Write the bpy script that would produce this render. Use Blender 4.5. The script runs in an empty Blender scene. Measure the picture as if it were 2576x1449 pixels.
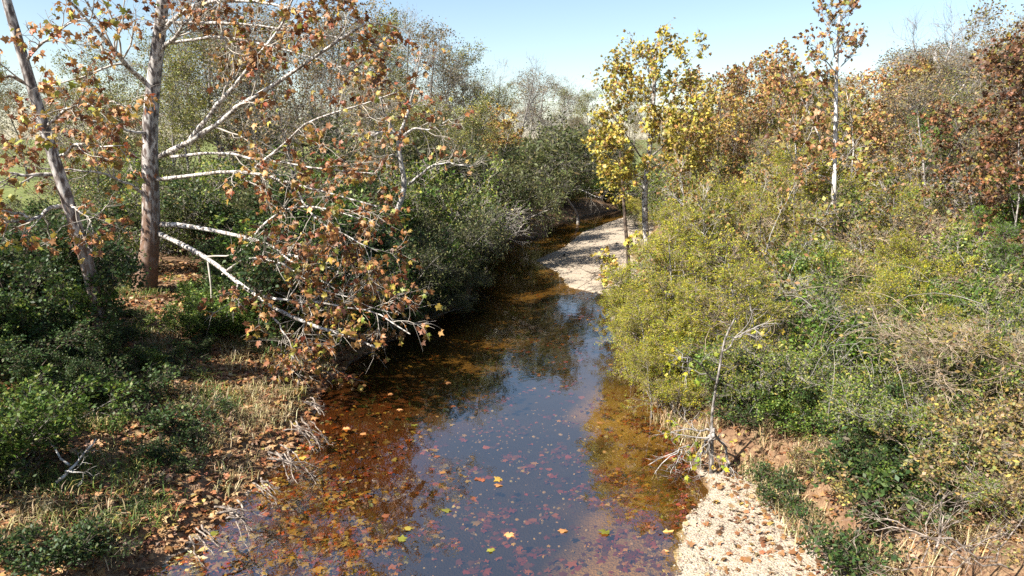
import bpy, math
import numpy as np
from mathutils import Matrix, Vector

R = math.radians
rng = np.random.default_rng(11)
SC = bpy.context.scene
COL = SC.collection

# ------------------------------------------------------------------ camera, sky, sun, exposure
CAM_H, PITCH, FPX, CX, CY = 6.6, R(11.7), 1805.0, 1288.0, 724.5
cam = bpy.data.cameras.new('camera')
cam.sensor_width = 36.0
cam.lens = 36.0 * FPX / 2576.0
cam.clip_start, cam.clip_end = 0.1, 3000.0
cam_o = bpy.data.objects.new('camera', cam)
cam_o.location = (0, 0, CAM_H)
cam_o.rotation_euler = (R(90) - PITCH, 0, 0)
COL.objects.link(cam_o)
SC.camera = cam_o

SUN_AZ, SUN_EL = R(-122), R(45)            # clockwise from +Y, so the sun stands to the left and a little behind
world = bpy.data.worlds.new('World')
SC.world = world
world.use_nodes = True
wn = world.node_tree
bg = wn.nodes['Background']
sky = wn.nodes.new('ShaderNodeTexSky')
sky.sky_type = 'NISHITA'
sky.sun_disc = False
sky.sun_elevation = SUN_EL
sky.sun_rotation = SUN_AZ % (2 * math.pi)
sky.altitude = 100
sky.air_density = 1.0
sky.dust_density = 0.6
sky.ozone_density = 6.0
air = wn.nodes.new('ShaderNodeMixRGB')          # tint on the sky colour: a warmer, paler blue all over
air.blend_type = 'MULTIPLY'; air.inputs[0].default_value = 1.0; air.inputs[2].default_value = (1.36, 1.14, 0.94, 1)
wn.links.new(sky.outputs[0], air.inputs[1])
wn.links.new(air.outputs[0], bg.inputs[0])
bg.inputs[1].default_value = 0.074
sun = bpy.data.lights.new('sun', 'SUN')
sun.energy = 5.0
sun.angle = R(0.53)
sun.color = (1.0, 0.94, 0.85)
sun_o = bpy.data.objects.new('sun', sun)
sd = Vector((math.sin(SUN_AZ) * math.cos(SUN_EL), math.cos(SUN_AZ) * math.cos(SUN_EL), math.sin(SUN_EL)))
sun_o.rotation_euler = sd.to_track_quat('Z', 'Y').to_euler()
sun_o.location = (-30, -10, 40)
COL.objects.link(sun_o)
SC.view_settings.view_transform = 'Standard'
SC.view_settings.look = 'None'
SC.view_settings.exposure = 1.5
SC.view_settings.gamma = 1.0
SC.view_settings.use_curve_mapping = False
SC.render.engine = 'CYCLES'
SC.cycles.use_denoising = False
SC.cycles.max_bounces = 6
SC.cycles.diffuse_bounces = 2
SC.cycles.glossy_bounces = 2
SC.cycles.transmission_bounces = 3
SC.cycles.transparent_max_bounces = 12
SC.cycles.volume_bounces = 0
SC.cycles.caustics_reflective = False
SC.cycles.caustics_refractive = False


# ------------------------------------------------------------------ picture <-> place helpers
def _v(py): return -(py - CY) / FPX


def at(px, py, D):
    """point on the ray through a picture point at distance D along +Y"""
    u, v = (px - CX) / FPX, _v(py)
    t = D / (math.cos(PITCH) + v * math.sin(PITCH))
    return np.array((u * t, D, CAM_H + t * (-math.sin(PITCH) + v * math.cos(PITCH))))


def on(px, py, z=0.0):
    """point on the ray through a picture point at height z"""
    u, v = (px - CX) / FPX, _v(py)
    t = (z - CAM_H) / (-math.sin(PITCH) + v * math.cos(PITCH))
    return np.array((u * t, t * (math.cos(PITCH) + v * math.sin(PITCH)), z))


def project(P):
    P = np.atleast_2d(P)
    y, z = P[:, 1], P[:, 2] - CAM_H
    d = y * math.cos(PITCH) - z * math.sin(PITCH)
    v = (y * math.sin(PITCH) + z * math.cos(PITCH)) / d
    return np.stack((CX + FPX * P[:, 0] / d, CY - FPX * v, d), 1)


# ------------------------------------------------------------------ meshes
def new_mesh(name, V, F, mat, col=None, smooth=False):
    V = np.ascontiguousarray(V, dtype=np.float32)
    F = np.ascontiguousarray(F, dtype=np.int32)
    m = bpy.data.meshes.new(name)
    m.vertices.add(len(V))
    m.vertices.foreach_set('co', V.ravel())
    n, k = F.shape
    m.loops.add(n * k)
    m.loops.foreach_set('vertex_index', F.ravel())
    m.polygons.add(n)
    m.polygons.foreach_set('loop_start', np.arange(0, n * k, k, dtype=np.int32))
    m.polygons.foreach_set('loop_total', np.full(n, k, dtype=np.int32))
    if smooth:
        m.polygons.foreach_set('use_smooth', np.ones(n, dtype=bool))
    if col is not None:
        c = np.ones((len(V), 4), dtype=np.float32)
        c[:, :3] = col
        a = m.color_attributes.new('tint', 'FLOAT_COLOR', 'POINT')
        a.data.foreach_set('color', c.ravel())
    m.update(calc_edges=True)
    m.materials.append(mat)
    return m


def join(parts):
    """[(V,F) or (V,F,C)] -> one; all faces of the same size"""
    V, F, C, o = [], [], [], 0
    for p in parts:
        V.append(p[0]); F.append(p[1] + o); o += len(p[0])
        if len(p) > 2: C.append(p[2])
    return (np.concatenate(V), np.concatenate(F)) + ((np.concatenate(C),) if C else ())


def unit(a): return a / np.maximum(np.linalg.norm(a, axis=-1, keepdims=True), 1e-9)


def tubes(P, Rad, S):
    """(N,K,3) polylines with (N,K) radii -> quads"""
    N, K, _ = P.shape
    T = unit(np.gradient(P, axis=1))
    ref = np.where(np.abs(T[:, :1, 2:3]) > 0.8, np.array((1., 0.2, 0.)), np.array((0., 0.1, 1.)))
    ref = np.broadcast_to(ref, T.shape)
    A = unit(np.cross(T, ref)); B = np.cross(T, A)
    ang = np.arange(S) * 2 * math.pi / S
    V = P[:, :, None] + Rad[:, :, None, None] * (np.cos(ang)[:, None] * A[:, :, None] + np.sin(ang)[:, None] * B[:, :, None])
    idx = np.arange(N * K * S).reshape(N, K, S)
    a = idx[:, :-1]; b = idx[:, 1:]
    F = np.stack((a, np.roll(a, -1, 2), np.roll(b, -1, 2), b), -1).reshape(-1, 4)
    return V.reshape(-1, 3), F


def sample(P, Rad, i, t):
    K = P.shape[1]
    f = t * (K - 1); j = np.minimum(f.astype(int), K - 2); w = (f - j)[:, None]
    p = P[i, j] * (1 - w) + P[i, j + 1] * w
    d = unit(P[i, j + 1] - P[i, j])
    r = Rad[i, j] * (1 - w[:, 0]) + Rad[i, j + 1] * w[:, 0]
    return p, d, r


def grow(P, Rad, n, t0, t1, length, ang, K, up=0.0, wig=0.15, rr=0.5, rmin=0.004, g=rng, taper=0.25, shorten=0.5, flat=0.0):
    """n children on every parent polyline; length is metres"""
    N = len(P)
    i = np.repeat(np.arange(N), n)
    t = g.uniform(t0, t1, len(i))
    p, d, r = sample(P, Rad, i, t)
    rnd = unit(g.normal(size=(len(i), 3)) * np.array((1, 1, 1 - flat)))
    side = unit(rnd - (rnd * d).sum(1, keepdims=True) * d)
    a = ang * g.uniform(0.7, 1.25, len(i))[:, None]
    d = unit(d * np.cos(a) + side * np.sin(a))
    L = length * g.uniform(0.55, 1.2, len(i)) * (1 - shorten * (t - t0) / max(t1 - t0, 1e-6))
    Q = np.empty((len(i), K, 3)); Q[:, 0] = p
    for k in range(1, K):
        d = unit(d + wig * g.normal(size=d.shape) + np.array((0, 0, up)))
        Q[:, k] = Q[:, k - 1] + d * (L / (K - 1))[:, None]
    r0 = np.maximum(r * rr, rmin)
    RR = r0[:, None] * np.linspace(1, taper, K)[None]
    return Q, RR


def smooth_path(pts, K):
    pts = np.asarray(pts, float)
    s = np.r_[0, np.cumsum(np.linalg.norm(np.diff(pts, axis=0), axis=1))]
    u = np.linspace(0, s[-1], K)
    out = np.stack([np.interp(u, s, pts[:, c]) for c in range(3)], 1)
    for _ in range(2):
        out[1:-1] = 0.25 * out[:-2] + 0.5 * out[1:-1] + 0.25 * out[2:]
    return out


def pick(palette, n, g=rng, var=0.22):
    cols = np.array([c for c, w in palette]); w = np.array([w for c, w in palette], float)
    c = cols[g.choice(len(cols), n, p=w / w.sum())]
    return np.clip(c * (1 + var * g.normal(size=(n, 1))) * (1 + 0.06 * g.normal(size=(n, 3))), 0.004, 0.8)


def small_leaves(pos, axis, nrm, L, W, col, fold=0.25):
    """one folded diamond per leaf"""
    nrm = unit(nrm - (nrm * axis).sum(1, keepdims=True) * axis)
    side = np.cross(axis, nrm)
    L = np.broadcast_to(L, len(pos))[:, None]; W = np.broadcast_to(W, len(pos))[:, None]
    m = pos + axis * L * 0.45 - nrm * W * fold
    V = np.stack((pos, m + side * W * 0.5 + nrm * W * fold, pos + axis * L, m - side * W * 0.5 + nrm * W * fold), 1).reshape(-1, 3)
    F = np.arange(len(V)).reshape(-1, 4)
    return V, F, np.repeat(col, 4, 0)


LOBES = np.array([(0.00, 0.0), (0.16, -0.14), (0.50, 0.02), (0.36, 0.22), (0.58, 0.52), (0.25, 0.52), (0.0, 1.0),
                  (-0.25, 0.52), (-0.58, 0.52), (-0.36, 0.22), (-0.50, 0.02), (-0.16, -0.14)])


def lobed_leaf(cup=0.2, g=rng):
    """one five-lobed leaf, unit length, lying in XY with its stalk at the origin"""
    pts = LOBES + g.normal(size=LOBES.shape) * 0.03
    z = -cup * (pts[:, 0] ** 2 * 1.2 + (pts[:, 1] - 0.35) ** 2) + g.normal(size=len(pts)) * 0.05
    V = np.vstack(((0, 0.32, 0.04), np.c_[pts, z]))
    n = len(pts)
    F = np.array([(0, 1 + k, 1 + (k + 1) % n) for k in range(n)])
    return V, F


def lobed_leaves(pos, axis, nrm, L, col, g=rng):
    nrm = unit(nrm - (nrm * axis).sum(1, keepdims=True) * axis)
    side = np.cross(axis, nrm)
    Vs, F0 = [], None
    kinds = [lobed_leaf(c, g) for c in (0.5, -0.2, 0.9, 0.2)]
    base = np.stack([k[0] for k in kinds]); F0 = kinds[0][1]
    b = base[g.integers(0, len(kinds), len(pos))] * np.broadcast_to(L, len(pos))[:, None, None]
    V = pos[:, None] + b[..., 0:1] * side[:, None] + b[..., 1:2] * axis[:, None] + b[..., 2:3] * nrm[:, None]
    nv = V.shape[1]
    F = (F0[None] + np.arange(len(pos))[:, None, None] * nv).reshape(-1, 3)
    return V.reshape(-1, 3), F, np.repeat(col, nv, 0)


# ------------------------------------------------------------------ materials
def mat(name):
    m = bpy.data.materials.new(name); m.use_nodes = True
    n = m.node_tree.nodes; n.clear()
    out = n.new('ShaderNodeOutputMaterial')
    return m, n, m.node_tree.links, out


def ramp(n, stops, interp='LINEAR'):
    r = n.new('ShaderNodeValToRGB'); r.color_ramp.interpolation = interp
    e = r.color_ramp.elements
    while len(e) < len(stops): e.new(0.5)
    for k, (p, c) in enumerate(stops):
        e[k].position = p; e[k].color = (*c, 1)
    return r


def leaf_material(name, trans=0.3, rough=0.55, vary=0.35):
    m, n, l, out = mat(name)
    a = n.new('ShaderNodeAttribute'); a.attribute_name = 'tint'
    oi = n.new('ShaderNodeObjectInfo')
    mr = n.new('ShaderNodeMapRange'); mr.inputs[3].default_value = 1 - vary / 2; mr.inputs[4].default_value = 1 + vary / 2
    l.new(oi.outputs['Random'], mr.inputs[0])
    mx = n.new('ShaderNodeMixRGB'); mx.blend_type = 'MULTIPLY'; mx.inputs[0].default_value = 1
    l.new(a.outputs['Color'], mx.inputs[1]); l.new(mr.outputs[0], mx.inputs[2])
    p = n.new('ShaderNodeBsdfPrincipled'); p.inputs['Roughness'].default_value = rough
    p.inputs['Specular IOR Level'].default_value = 0.35
    t = n.new('ShaderNodeBsdfTranslucent')
    s = n.new('ShaderNodeMixShader'); s.inputs[0].default_value = trans
    l.new(mx.outputs[0], p.inputs['Base Color']); l.new(mx.outputs[0], t.inputs[0])
    l.new(p.outputs[0], s.inputs[1]); l.new(t.outputs[0], s.inputs[2]); l.new(s.outputs[0], out.inputs[0])
    return m


def bark_material(name, a, b, c, scale=6.0, zstretch=0.3, base=None, base_z=(0.5, 3.5)):
    """mottled bark; optional brown flaky butt that gives way to pale bark higher up"""
    m, n, l, out = mat(name)
    tc = n.new('ShaderNodeTexCoord'); mp = n.new('ShaderNodeMapping')
    mp.inputs['Scale'].default_value = (scale, scale, scale * zstretch)
    l.new(tc.outputs['Object'], mp.inputs[0])
    v = n.new('ShaderNodeTexVoronoi'); v.inputs['Scale'].default_value = 1.0
    ns = n.new('ShaderNodeTexNoise'); ns.inputs['Scale'].default_value = 2.2; ns.inputs['Detail'].default_value = 6
    l.new(mp.outputs[0], v.inputs[0]); l.new(mp.outputs[0], ns.inputs[0])
    r = ramp(n, [(0.42, a), (0.49, b), (0.56, c)])
    l.new(ns.outputs[0], r.inputs[0])
    col = r.outputs[0]
    mx = n.new('ShaderNodeMixRGB'); mx.blend_type = 'MULTIPLY'; mx.inputs[0].default_value = 0.35
    vs = n.new('ShaderNodeSeparateColor'); l.new(v.outputs['Color'], vs.inputs[0])
    l.new(col, mx.inputs[1]); l.new(vs.outputs[0], mx.inputs[2]); col = mx.outputs[0]
    if base:
        sx = n.new('ShaderNodeSeparateXYZ'); l.new(tc.outputs['Object'], sx.inputs[0])
        ad = n.new('ShaderNodeMath'); ad.operation = 'MULTIPLY_ADD'; ad.inputs[1].default_value = 5.0
        l.new(ns.outputs[0], ad.inputs[0]); l.new(sx.outputs['Z'], ad.inputs[2])
        mr = n.new('ShaderNodeMapRange'); mr.inputs[1].default_value = base_z[0] + 2.5; mr.inputs[2].default_value = base_z[1] + 2.5
        l.new(ad.outputs[0], mr.inputs[0])
        m2 = n.new('ShaderNodeMixRGB'); m2.inputs[1].default_value = (*base, 1)
        l.new(mr.outputs[0], m2.inputs[0]); l.new(col, m2.inputs[2]); col = m2.outputs[0]
    p = n.new('ShaderNodeBsdfPrincipled'); p.inputs['Roughness'].default_value = 0.85
    p.inputs['Specular IOR Level'].default_value = 0.2
    bp = n.new('ShaderNodeBump'); bp.inputs['Strength'].default_value = 0.5; bp.inputs['Distance'].default_value = 0.02
    l.new(ns.outputs[0], bp.inputs['Height']); l.new(bp.outputs[0], p.inputs['Normal'])
    l.new(col, p.inputs['Base Color']); l.new(p.outputs[0], out.inputs[0])
    return m


def plain(name, c, rough=0.9, vary=0.5):
    m, n, l, out = mat(name)
    tc = n.new('ShaderNodeTexCoord')
    ns = n.new('ShaderNodeTexNoise'); ns.inputs['Scale'].default_value = 2.5; ns.inputs['Detail'].default_value = 4
    l.new(tc.outputs['Object'], ns.inputs[0])
    r = ramp(n, [(0.3, tuple(x * (1 - vary) for x in c)), (0.7, tuple(min(0.85, x * (1 + vary)) for x in c))])
    l.new(ns.outputs[0], r.inputs[0])
    p = n.new('ShaderNodeBsdfPrincipled'); p.inputs['Roughness'].default_value = rough
    p.inputs['Specular IOR Level'].default_value = 0.2
    l.new(r.outputs[0], p.inputs['Base Color']); l.new(p.outputs[0], out.inputs[0])
    return m


M_LEAF = leaf_material('leaf')
M_DRY = leaf_material('dry_leaf', trans=0.22, rough=0.5, vary=0.5)
M_WET = leaf_material('wet_leaf', trans=0.0, rough=0.4, vary=0.5)
M_SYC = bark_material('sycamore_bark', (0.10, 0.085, 0.08), (0.25, 0.22, 0.205), (0.52, 0.49, 0.46), 5.0, 0.35, base=(0.17, 0.10, 0.065), base_z=(0.8, 5.0))
M_SYCT = bark_material('pale_branch_bark', (0.16, 0.135, 0.115), (0.40, 0.36, 0.32), (0.64, 0.61, 0.56), 6.0, 0.8)
M_GREY = bark_material('grey_bark', (0.09, 0.08, 0.07), (0.2, 0.18, 0.16), (0.34, 0.31, 0.28), 7.0, 0.4)
M_DEAD = bark_material('bleached_wood', (0.22, 0.2, 0.18), (0.4, 0.37, 0.34), (0.56, 0.53, 0.49), 6.0, 0.6)
M_ROOT = bark_material('root_bark', (0.12, 0.09, 0.07), (0.24, 0.19, 0.15), (0.36, 0.3, 0.25), 8.0, 0.5)
M_BROWN = bark_material('brown_bark', (0.04, 0.03, 0.025), (0.09, 0.065, 0.05), (0.16, 0.12, 0.09), 8.0, 0.3)
M_WHITE = bark_material('white_sapling_bark', (0.4, 0.36, 0.32), (0.62, 0.59, 0.55), (0.74, 0.72, 0.68), 4.0, 0.5)
M_TWG = plain('grey_twig', (0.24, 0.22, 0.2))
M_TWT = plain('tan_twig', (0.30, 0.235, 0.165))
M_TWP = plain('pale_twig', (0.34, 0.305, 0.26))
M_TWW = plain('willow_twig', (0.13, 0.12, 0.095))
M_TWD = plain('dark_twig', (0.10, 0.08, 0.065))
M_GRASS = leaf_material('grass_blade', trans=0.25, rough=0.6)


# ------------------------------------------------------------------ the creek's edges and the lie of the land
LEFT_PX = [(375, 1449), (470, 1375), (575, 1300), (650, 1210), (740, 1130), (790, 1050), (815, 975), (880, 915), (1000, 850),
           (1110, 795), (1185, 745), (1195, 690), (1205, 640), (1280, 604), (1375, 594), (1370, 572), (1440, 550), (1500, 536)]
RIGHT_PX = [(1700, 1449, 3.1), (1712, 1330, 2.8), (1785, 1235, 1.2), (1745, 1160, 0.35), (1690, 1075, 0.2), (1640, 1000, 0.2), (1585, 920, 0.4),
            (1550, 850, 0.7), (1535, 790, 1.2), (1525, 742, 2.5), (1430, 722, 3.6), (1402, 685, 4.2), (1345, 655, 5.6), (1420, 622, 5.0), (1465, 585, 5.0),
            (1530, 560, 4.0), (1590, 540, 3.0)]
LE = np.array([on(*p)[:2] for p in LEFT_PX])
RE = np.array([on(p[0], p[1])[:2] for p in RIGHT_PX]); RB = np.array([p[2] for p in RIGHT_PX])
LE = np.vstack(((LE[0, 0] - 0.6, 5.0), LE, (24, 84), (42, 90))) if True else LE
LE = np.vstack(((LE[0, 0] - 1.5, -12.0), LE))
RE = np.vstack(((RE[0, 0] + 0.3, -12.0), RE, (26, 74), (42, 80))); RB = np.r_[3.4, RB, 2, 2]
POLY = np.vstack((LE, RE[::-1]))


def seg_dist(X, Y, L, val=None):
    best = np.full(X.shape, 1e9); bv = np.zeros(X.shape)
    for k in range(len(L) - 1):
        a, b = L[k], L[k + 1]; ab = b - a
        t = np.clip(((X - a[0]) * ab[0] + (Y - a[1]) * ab[1]) / (ab @ ab), 0, 1)
        d = np.hypot(X - a[0] - t * ab[0], Y - a[1] - t * ab[1])
        s = d < best
        best = np.where(s, d, best)
        if val is not None: bv = np.where(s, val[k] * (1 - t) + val[k + 1] * t, bv)
    return best, bv


def inside(X, Y, Pg=POLY):
    r = np.zeros(X.shape, bool); j = len(Pg) - 1
    for i in range(len(Pg)):
        xi, yi = Pg[i]; xj, yj = Pg[j]
        with np.errstate(divide='ignore', invalid='ignore'):
            r ^= ((yi > Y) != (yj > Y)) & (X < (xj - xi) * (Y - yi) / (yj - yi) + xi)
        j = i
    return r


def wob(X, Y, s, k=0):
    return (np.sin(X * s * 1.3 + Y * s * 0.7 + k) + np.sin(X * s * -0.8 + Y * s * 1.7 + 2.1 * k + 1) + np.sin(X * s * 2.9 + Y * s * 2.1 + k * 3.3)
            + np.sin(X * s * 3.7 - Y * s * 3.1 + k)) / 4


def sm(x): x = np.clip(x, 0, 1); return x * x * (3 - 2 * x)


def land(X, Y):
    """height, and (signed distance to the water's edge, side, beach width)"""
    X = np.asarray(X, float); Y = np.asarray(Y, float)
    dl, _ = seg_dist(X, Y, LE); dr, wb = seg_dist(X, Y, RE, RB)
    ins = inside(X, Y); d = np.minimum(dl, dr)
    d = np.maximum(d + 0.13 * wob(X, Y, 2.2) + 0.06 * wob(X, Y, 6.1, 2), 0.0)
    left = dl < dr
    bed = -0.03 - 0.42 * sm(d / 3.2) + 0.03 * wob(X, Y, 1.4, 1)
    zl = 0.04 + 0.36 * sm(d / 0.9) + 0.6 * sm((d - 0.3) / 3.0) + 0.95 * sm((d - 2.2) / 6.0) + 0.1 * wob(X, Y, 0.8) * sm(d / 2) + 0.04 * wob(X, Y, 3.5)
    e = np.maximum(d - wb, 0)
    zr = 0.03 + 0.085 * np.minimum(d, wb) + 0.75 * sm(e / 1.1) + 1.15 * sm((e - 0.8) / 5.0) + 0.12 * wob(X, Y, 0.9, 3) * sm(e / 2) + 0.035 * wob(X, Y, 3.1, 1)
    zz = np.where(ins, bed, np.where(left, zl, zr))
    far = sm((np.hypot(X, Y) - 120) / 300) * (3.0 + 2.5 * wob(X, Y, 0.012))
    return zz + np.where(ins, 0, far), np.where(ins, -d, d), left, wb


def hz(x, y): return float(land(np.array([x]), np.array([y]))[0][0])


def axis_coords(lo, hi, n_lo, n_hi, step, far):
    mid = np.arange(lo, hi, step)
    a = hi + (far - hi) * (np.linspace(0, 1, n_hi)[1:] ** 2.2)
    b = lo - (far + lo) * (np.linspace(0, 1, n_lo)[1:] ** 2.2)
    return np.r_[b[::-1], mid, a]


gx = axis_coords(-16, 16, 40, 40, 0.16, 900)
gy = np.r_[np.arange(-12, 6, 1.0), np.arange(6, 34, 0.14), np.arange(34, 80, 0.4), 80 + 1400 * np.linspace(0, 1, 50) ** 2.2]
X, Y = np.meshgrid(gx, gy)
Z, SDF, LEFT, WB = land(X, Y)
V = np.stack((X, Y, Z), -1).reshape(-1, 3)
ny, nx = X.shape
ii = np.arange(ny * nx).reshape(ny, nx)
F = np.stack((ii[:-1, :-1], ii[:-1, 1:], ii[1:, 1:], ii[1:, :-1]), -1).reshape(-1, 4)
# what each bit of ground is made of: red = gravel, green = turf, blue = creek bed
grav = np.where(SDF < 0, 1, np.where(LEFT, 0, (1 - sm((SDF - WB + 0.2) / 0.5)) * sm((WB - 0.4) / 0.6))) * 1.0
turf = np.where((SDF > 0) & LEFT, sm((SDF - 26) / 10), 0.0)
bedm = sm((-SDF + 0.10 * wob(X, Y, 2.7, 3)) / 0.25 + 0.5)
DL, _ = seg_dist(X, Y, LE); DR, _ = seg_dist(X, Y, RE)
tt = DL / (DL + DR + 1e-6) + 0.07 * wob(X, Y, 1.1, 4)
sand = np.maximum(sm((tt - 0.73) / 0.12) * (1 - 0.85 * sm((Y - 17) / 3) * (Y < 31)), 0.8 * sm((Y - 16) / 5) * sm((tt - 0.12) / 0.2) * (1 - sm((tt - 0.42) / 0.16) * (Y < 31)))  # sand kept off mid creek, where dark bed sets off the sky reflection
silt_shade = sm((0.46 - tt) / 0.2) * (1 - sm((Y - 17) / 5))  # left silt spread wider to paint in shade from the bank trees
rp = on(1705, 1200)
silt_shade = np.maximum(silt_shade, 1 - sm((np.hypot((X - rp[0]) * 1.1, (Y - rp[1]) * 0.7) + 0.25 * wob(X, Y, 3.0) - 0.35) / 0.5))
zone = np.stack((grav, turf, bedm), -1).reshape(-1, 3)


def ground_material():
    m, n, l, out = mat('ground')
    tc = n.new('ShaderNodeTexCoord')
    a = n.new('ShaderNodeAttribute'); a.attribute_name = 'tint'
    sp = n.new('ShaderNodeSeparateColor'); l.new(a.outputs['Color'], sp.inputs[0])

    def noise(s, d=5):
        x = n.new('ShaderNodeTexNoise'); x.inputs['Scale'].default_value = s; x.inputs['Detail'].default_value = d
        l.new(tc.outputs['Object'], x.inputs[0]); return x

    def vor(s):
        x = n.new('ShaderNodeTexVoronoi'); x.inputs['Scale'].default_value = s
        l.new(tc.outputs['Object'], x.inputs[0]); return x

    def mix(f, x, y, mode='MIX'):
        k = n.new('ShaderNodeMixRGB'); k.blend_type = mode
        if isinstance(f, float): k.inputs[0].default_value = f
        else: l.new(f, k.inputs[0])
        l.new(x, k.inputs[1]); l.new(y, k.inputs[2]); return k.outputs[0]
    # gravel: pale stones of several tones
    v1, v2 = vor(26), vor(64)
    s1 = n.new('ShaderNodeSeparateColor'); l.new(v1.outputs['Color'], s1.inputs[0])
    s2 = n.new('ShaderNodeSeparateColor'); l.new(v2.outputs['Color'], s2.inputs[0])
    g1 = ramp(n, [(0.0, (0.27, 0.21, 0.145)), (0.5, (0.35, 0.285, 0.205)), (1.0, (0.42, 0.355, 0.27))]); l.new(s1.outputs[0], g1.inputs[0])
    g2 = ramp(n, [(0.0, (0.25, 0.195, 0.145)), (0.6, (0.39, 0.33, 0.255)), (1.0, (0.47, 0.41, 0.335))]); l.new(s2.outputs[1], g2.inputs[0])
    gravel = mix(0.55, g1.outputs[0], g2.outputs[0])
    # earth with rotted leaves
    n1, n2, v3 = noise(1.1), noise(9, 8), vor(14)
    s3 = n.new('ShaderNodeSeparateColor'); l.new(v3.outputs['Color'], s3.inputs[0])
    e1 = ramp(n, [(0.3, (0.07, 0.045, 0.03)), (0.52, (0.16, 0.105, 0.065)), (0.72, (0.25, 0.17, 0.10))]); l.new(n2.outputs[0], e1.inputs[0])
    e2 = ramp(n, [(0.0, (0.12, 0.05, 0.025)), (0.45, (0.2, 0.11, 0.055)), (1.0, (0.30, 0.2, 0.11))]); l.new(s3.outputs[0], e2.inputs[0])
    earth = mix(0.5, e1.outputs[0], e2.outputs[0])
    # turf
    t1 = ramp(n, [(0.3, (0.08, 0.11, 0.025)), (0.7, (0.2, 0.21, 0.07))]); l.new(n1.outputs[0], t1.inputs[0])
    # creek bed: amber sand and silt with algae, tree shade painted in on the left
    n4, n5 = noise(0.55), noise(26, 6)
    bk = n.new('ShaderNodeAttribute'); bk.attribute_name = 'bed_kind'
    bsp = n.new('ShaderNodeSeparateColor'); l.new(bk.outputs['Color'], bsp.inputs[0])
    c0 = ramp(n, [(0.35, (0.014, 0.013, 0.013)), (0.65, (0.036, 0.032, 0.027))]); l.new(n4.outputs[0], c0.inputs[0])     # stony channel, coloured extra dark to let the sky reflection show
    c1 = ramp(n, [(0.35, (0.24, 0.16, 0.06)), (0.65, (0.42, 0.30, 0.12))]); l.new(n4.outputs[0], c1.inputs[0])          # amber sand
    c2 = ramp(n, [(0.35, (0.07, 0.022, 0.010)), (0.65, (0.17, 0.052, 0.02))]); l.new(n4.outputs[0], c2.inputs[0])        # dark silt, also the painted shade of the left trees
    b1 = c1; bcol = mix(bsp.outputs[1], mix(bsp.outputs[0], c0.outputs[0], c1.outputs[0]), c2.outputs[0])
    b2 = ramp(n, [(0.3, (0.4, 0.36, 0.3)), (0.7, (1, 1, 1))]); l.new(n5.outputs[0], b2.inputs[0])
    bed = mix(0.85, bcol, b2.outputs[0], 'MULTIPLY')
    bed = mix(0.05, bed, gravel)
    # ragged border between them
    def ragged(ch, sc):
        ad = n.new('ShaderNodeMath'); ad.operation = 'ADD'; l.new(ch, ad.inputs[0])
        q = n.new('ShaderNodeMath'); q.operation = 'MULTIPLY_ADD'; q.inputs[1].default_value = sc; q.inputs[2].default_value = -sc / 2
        l.new(n2.outputs[0], q.inputs[0]); l.new(q.outputs[0], ad.inputs[1])
        r = ramp(n, [(0.35, (0, 0, 0)), (0.65, (1, 1, 1))]); l.new(ad.outputs[0], r.inputs[0]); return r.outputs[0]
    col = mix(ragged(sp.outputs[0], 0.9), earth, gravel)
    col = mix(ragged(sp.outputs[1], 0.6), col, t1.outputs[0])
    col = mix(ragged(sp.outputs[2], 0.4), col, bed)
    p = n.new('ShaderNodeBsdfPrincipled'); p.inputs['Roughness'].default_value = 0.9; p.inputs['Specular IOR Level'].default_value = 0.2
    bp = n.new('ShaderNodeBump'); bp.inputs['Strength'].default_value = 0.7; bp.inputs['Distance'].default_value = 0.04
    am = n.new('ShaderNodeMath'); am.operation = 'ADD'; l.new(v1.outputs['Distance'], am.inputs[0]); l.new(n2.outputs[0], am.inputs[1])
    l.new(am.outputs[0], bp.inputs['Height']); l.new(bp.outputs[0], p.inputs['Normal'])
    l.new(col, p.inputs['Base Color']); l.new(p.outputs[0], out.inputs[0])
    return m


def link(name, mesh, parent=None, loc=None, kind=None):
    o = bpy.data.objects.new(name, mesh); COL.objects.link(o)
    if parent: o.parent = parent
    if loc is not None: o.location = loc
    if kind: o['kind'] = kind
    return o


def tag(o, label, cat, group=None):
    o['label'] = label; o['category'] = cat
    if group: o['group'] = group
    return o


gm = new_mesh('ground', V, F, ground_material(), zone, True)
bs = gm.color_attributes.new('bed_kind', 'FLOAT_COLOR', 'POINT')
bs.data.foreach_set('color', np.stack((sand, silt_shade, 0 * sand, 0 * sand + 1), -1).astype(np.float32).ravel())
link('ground', gm, kind='structure')


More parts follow.
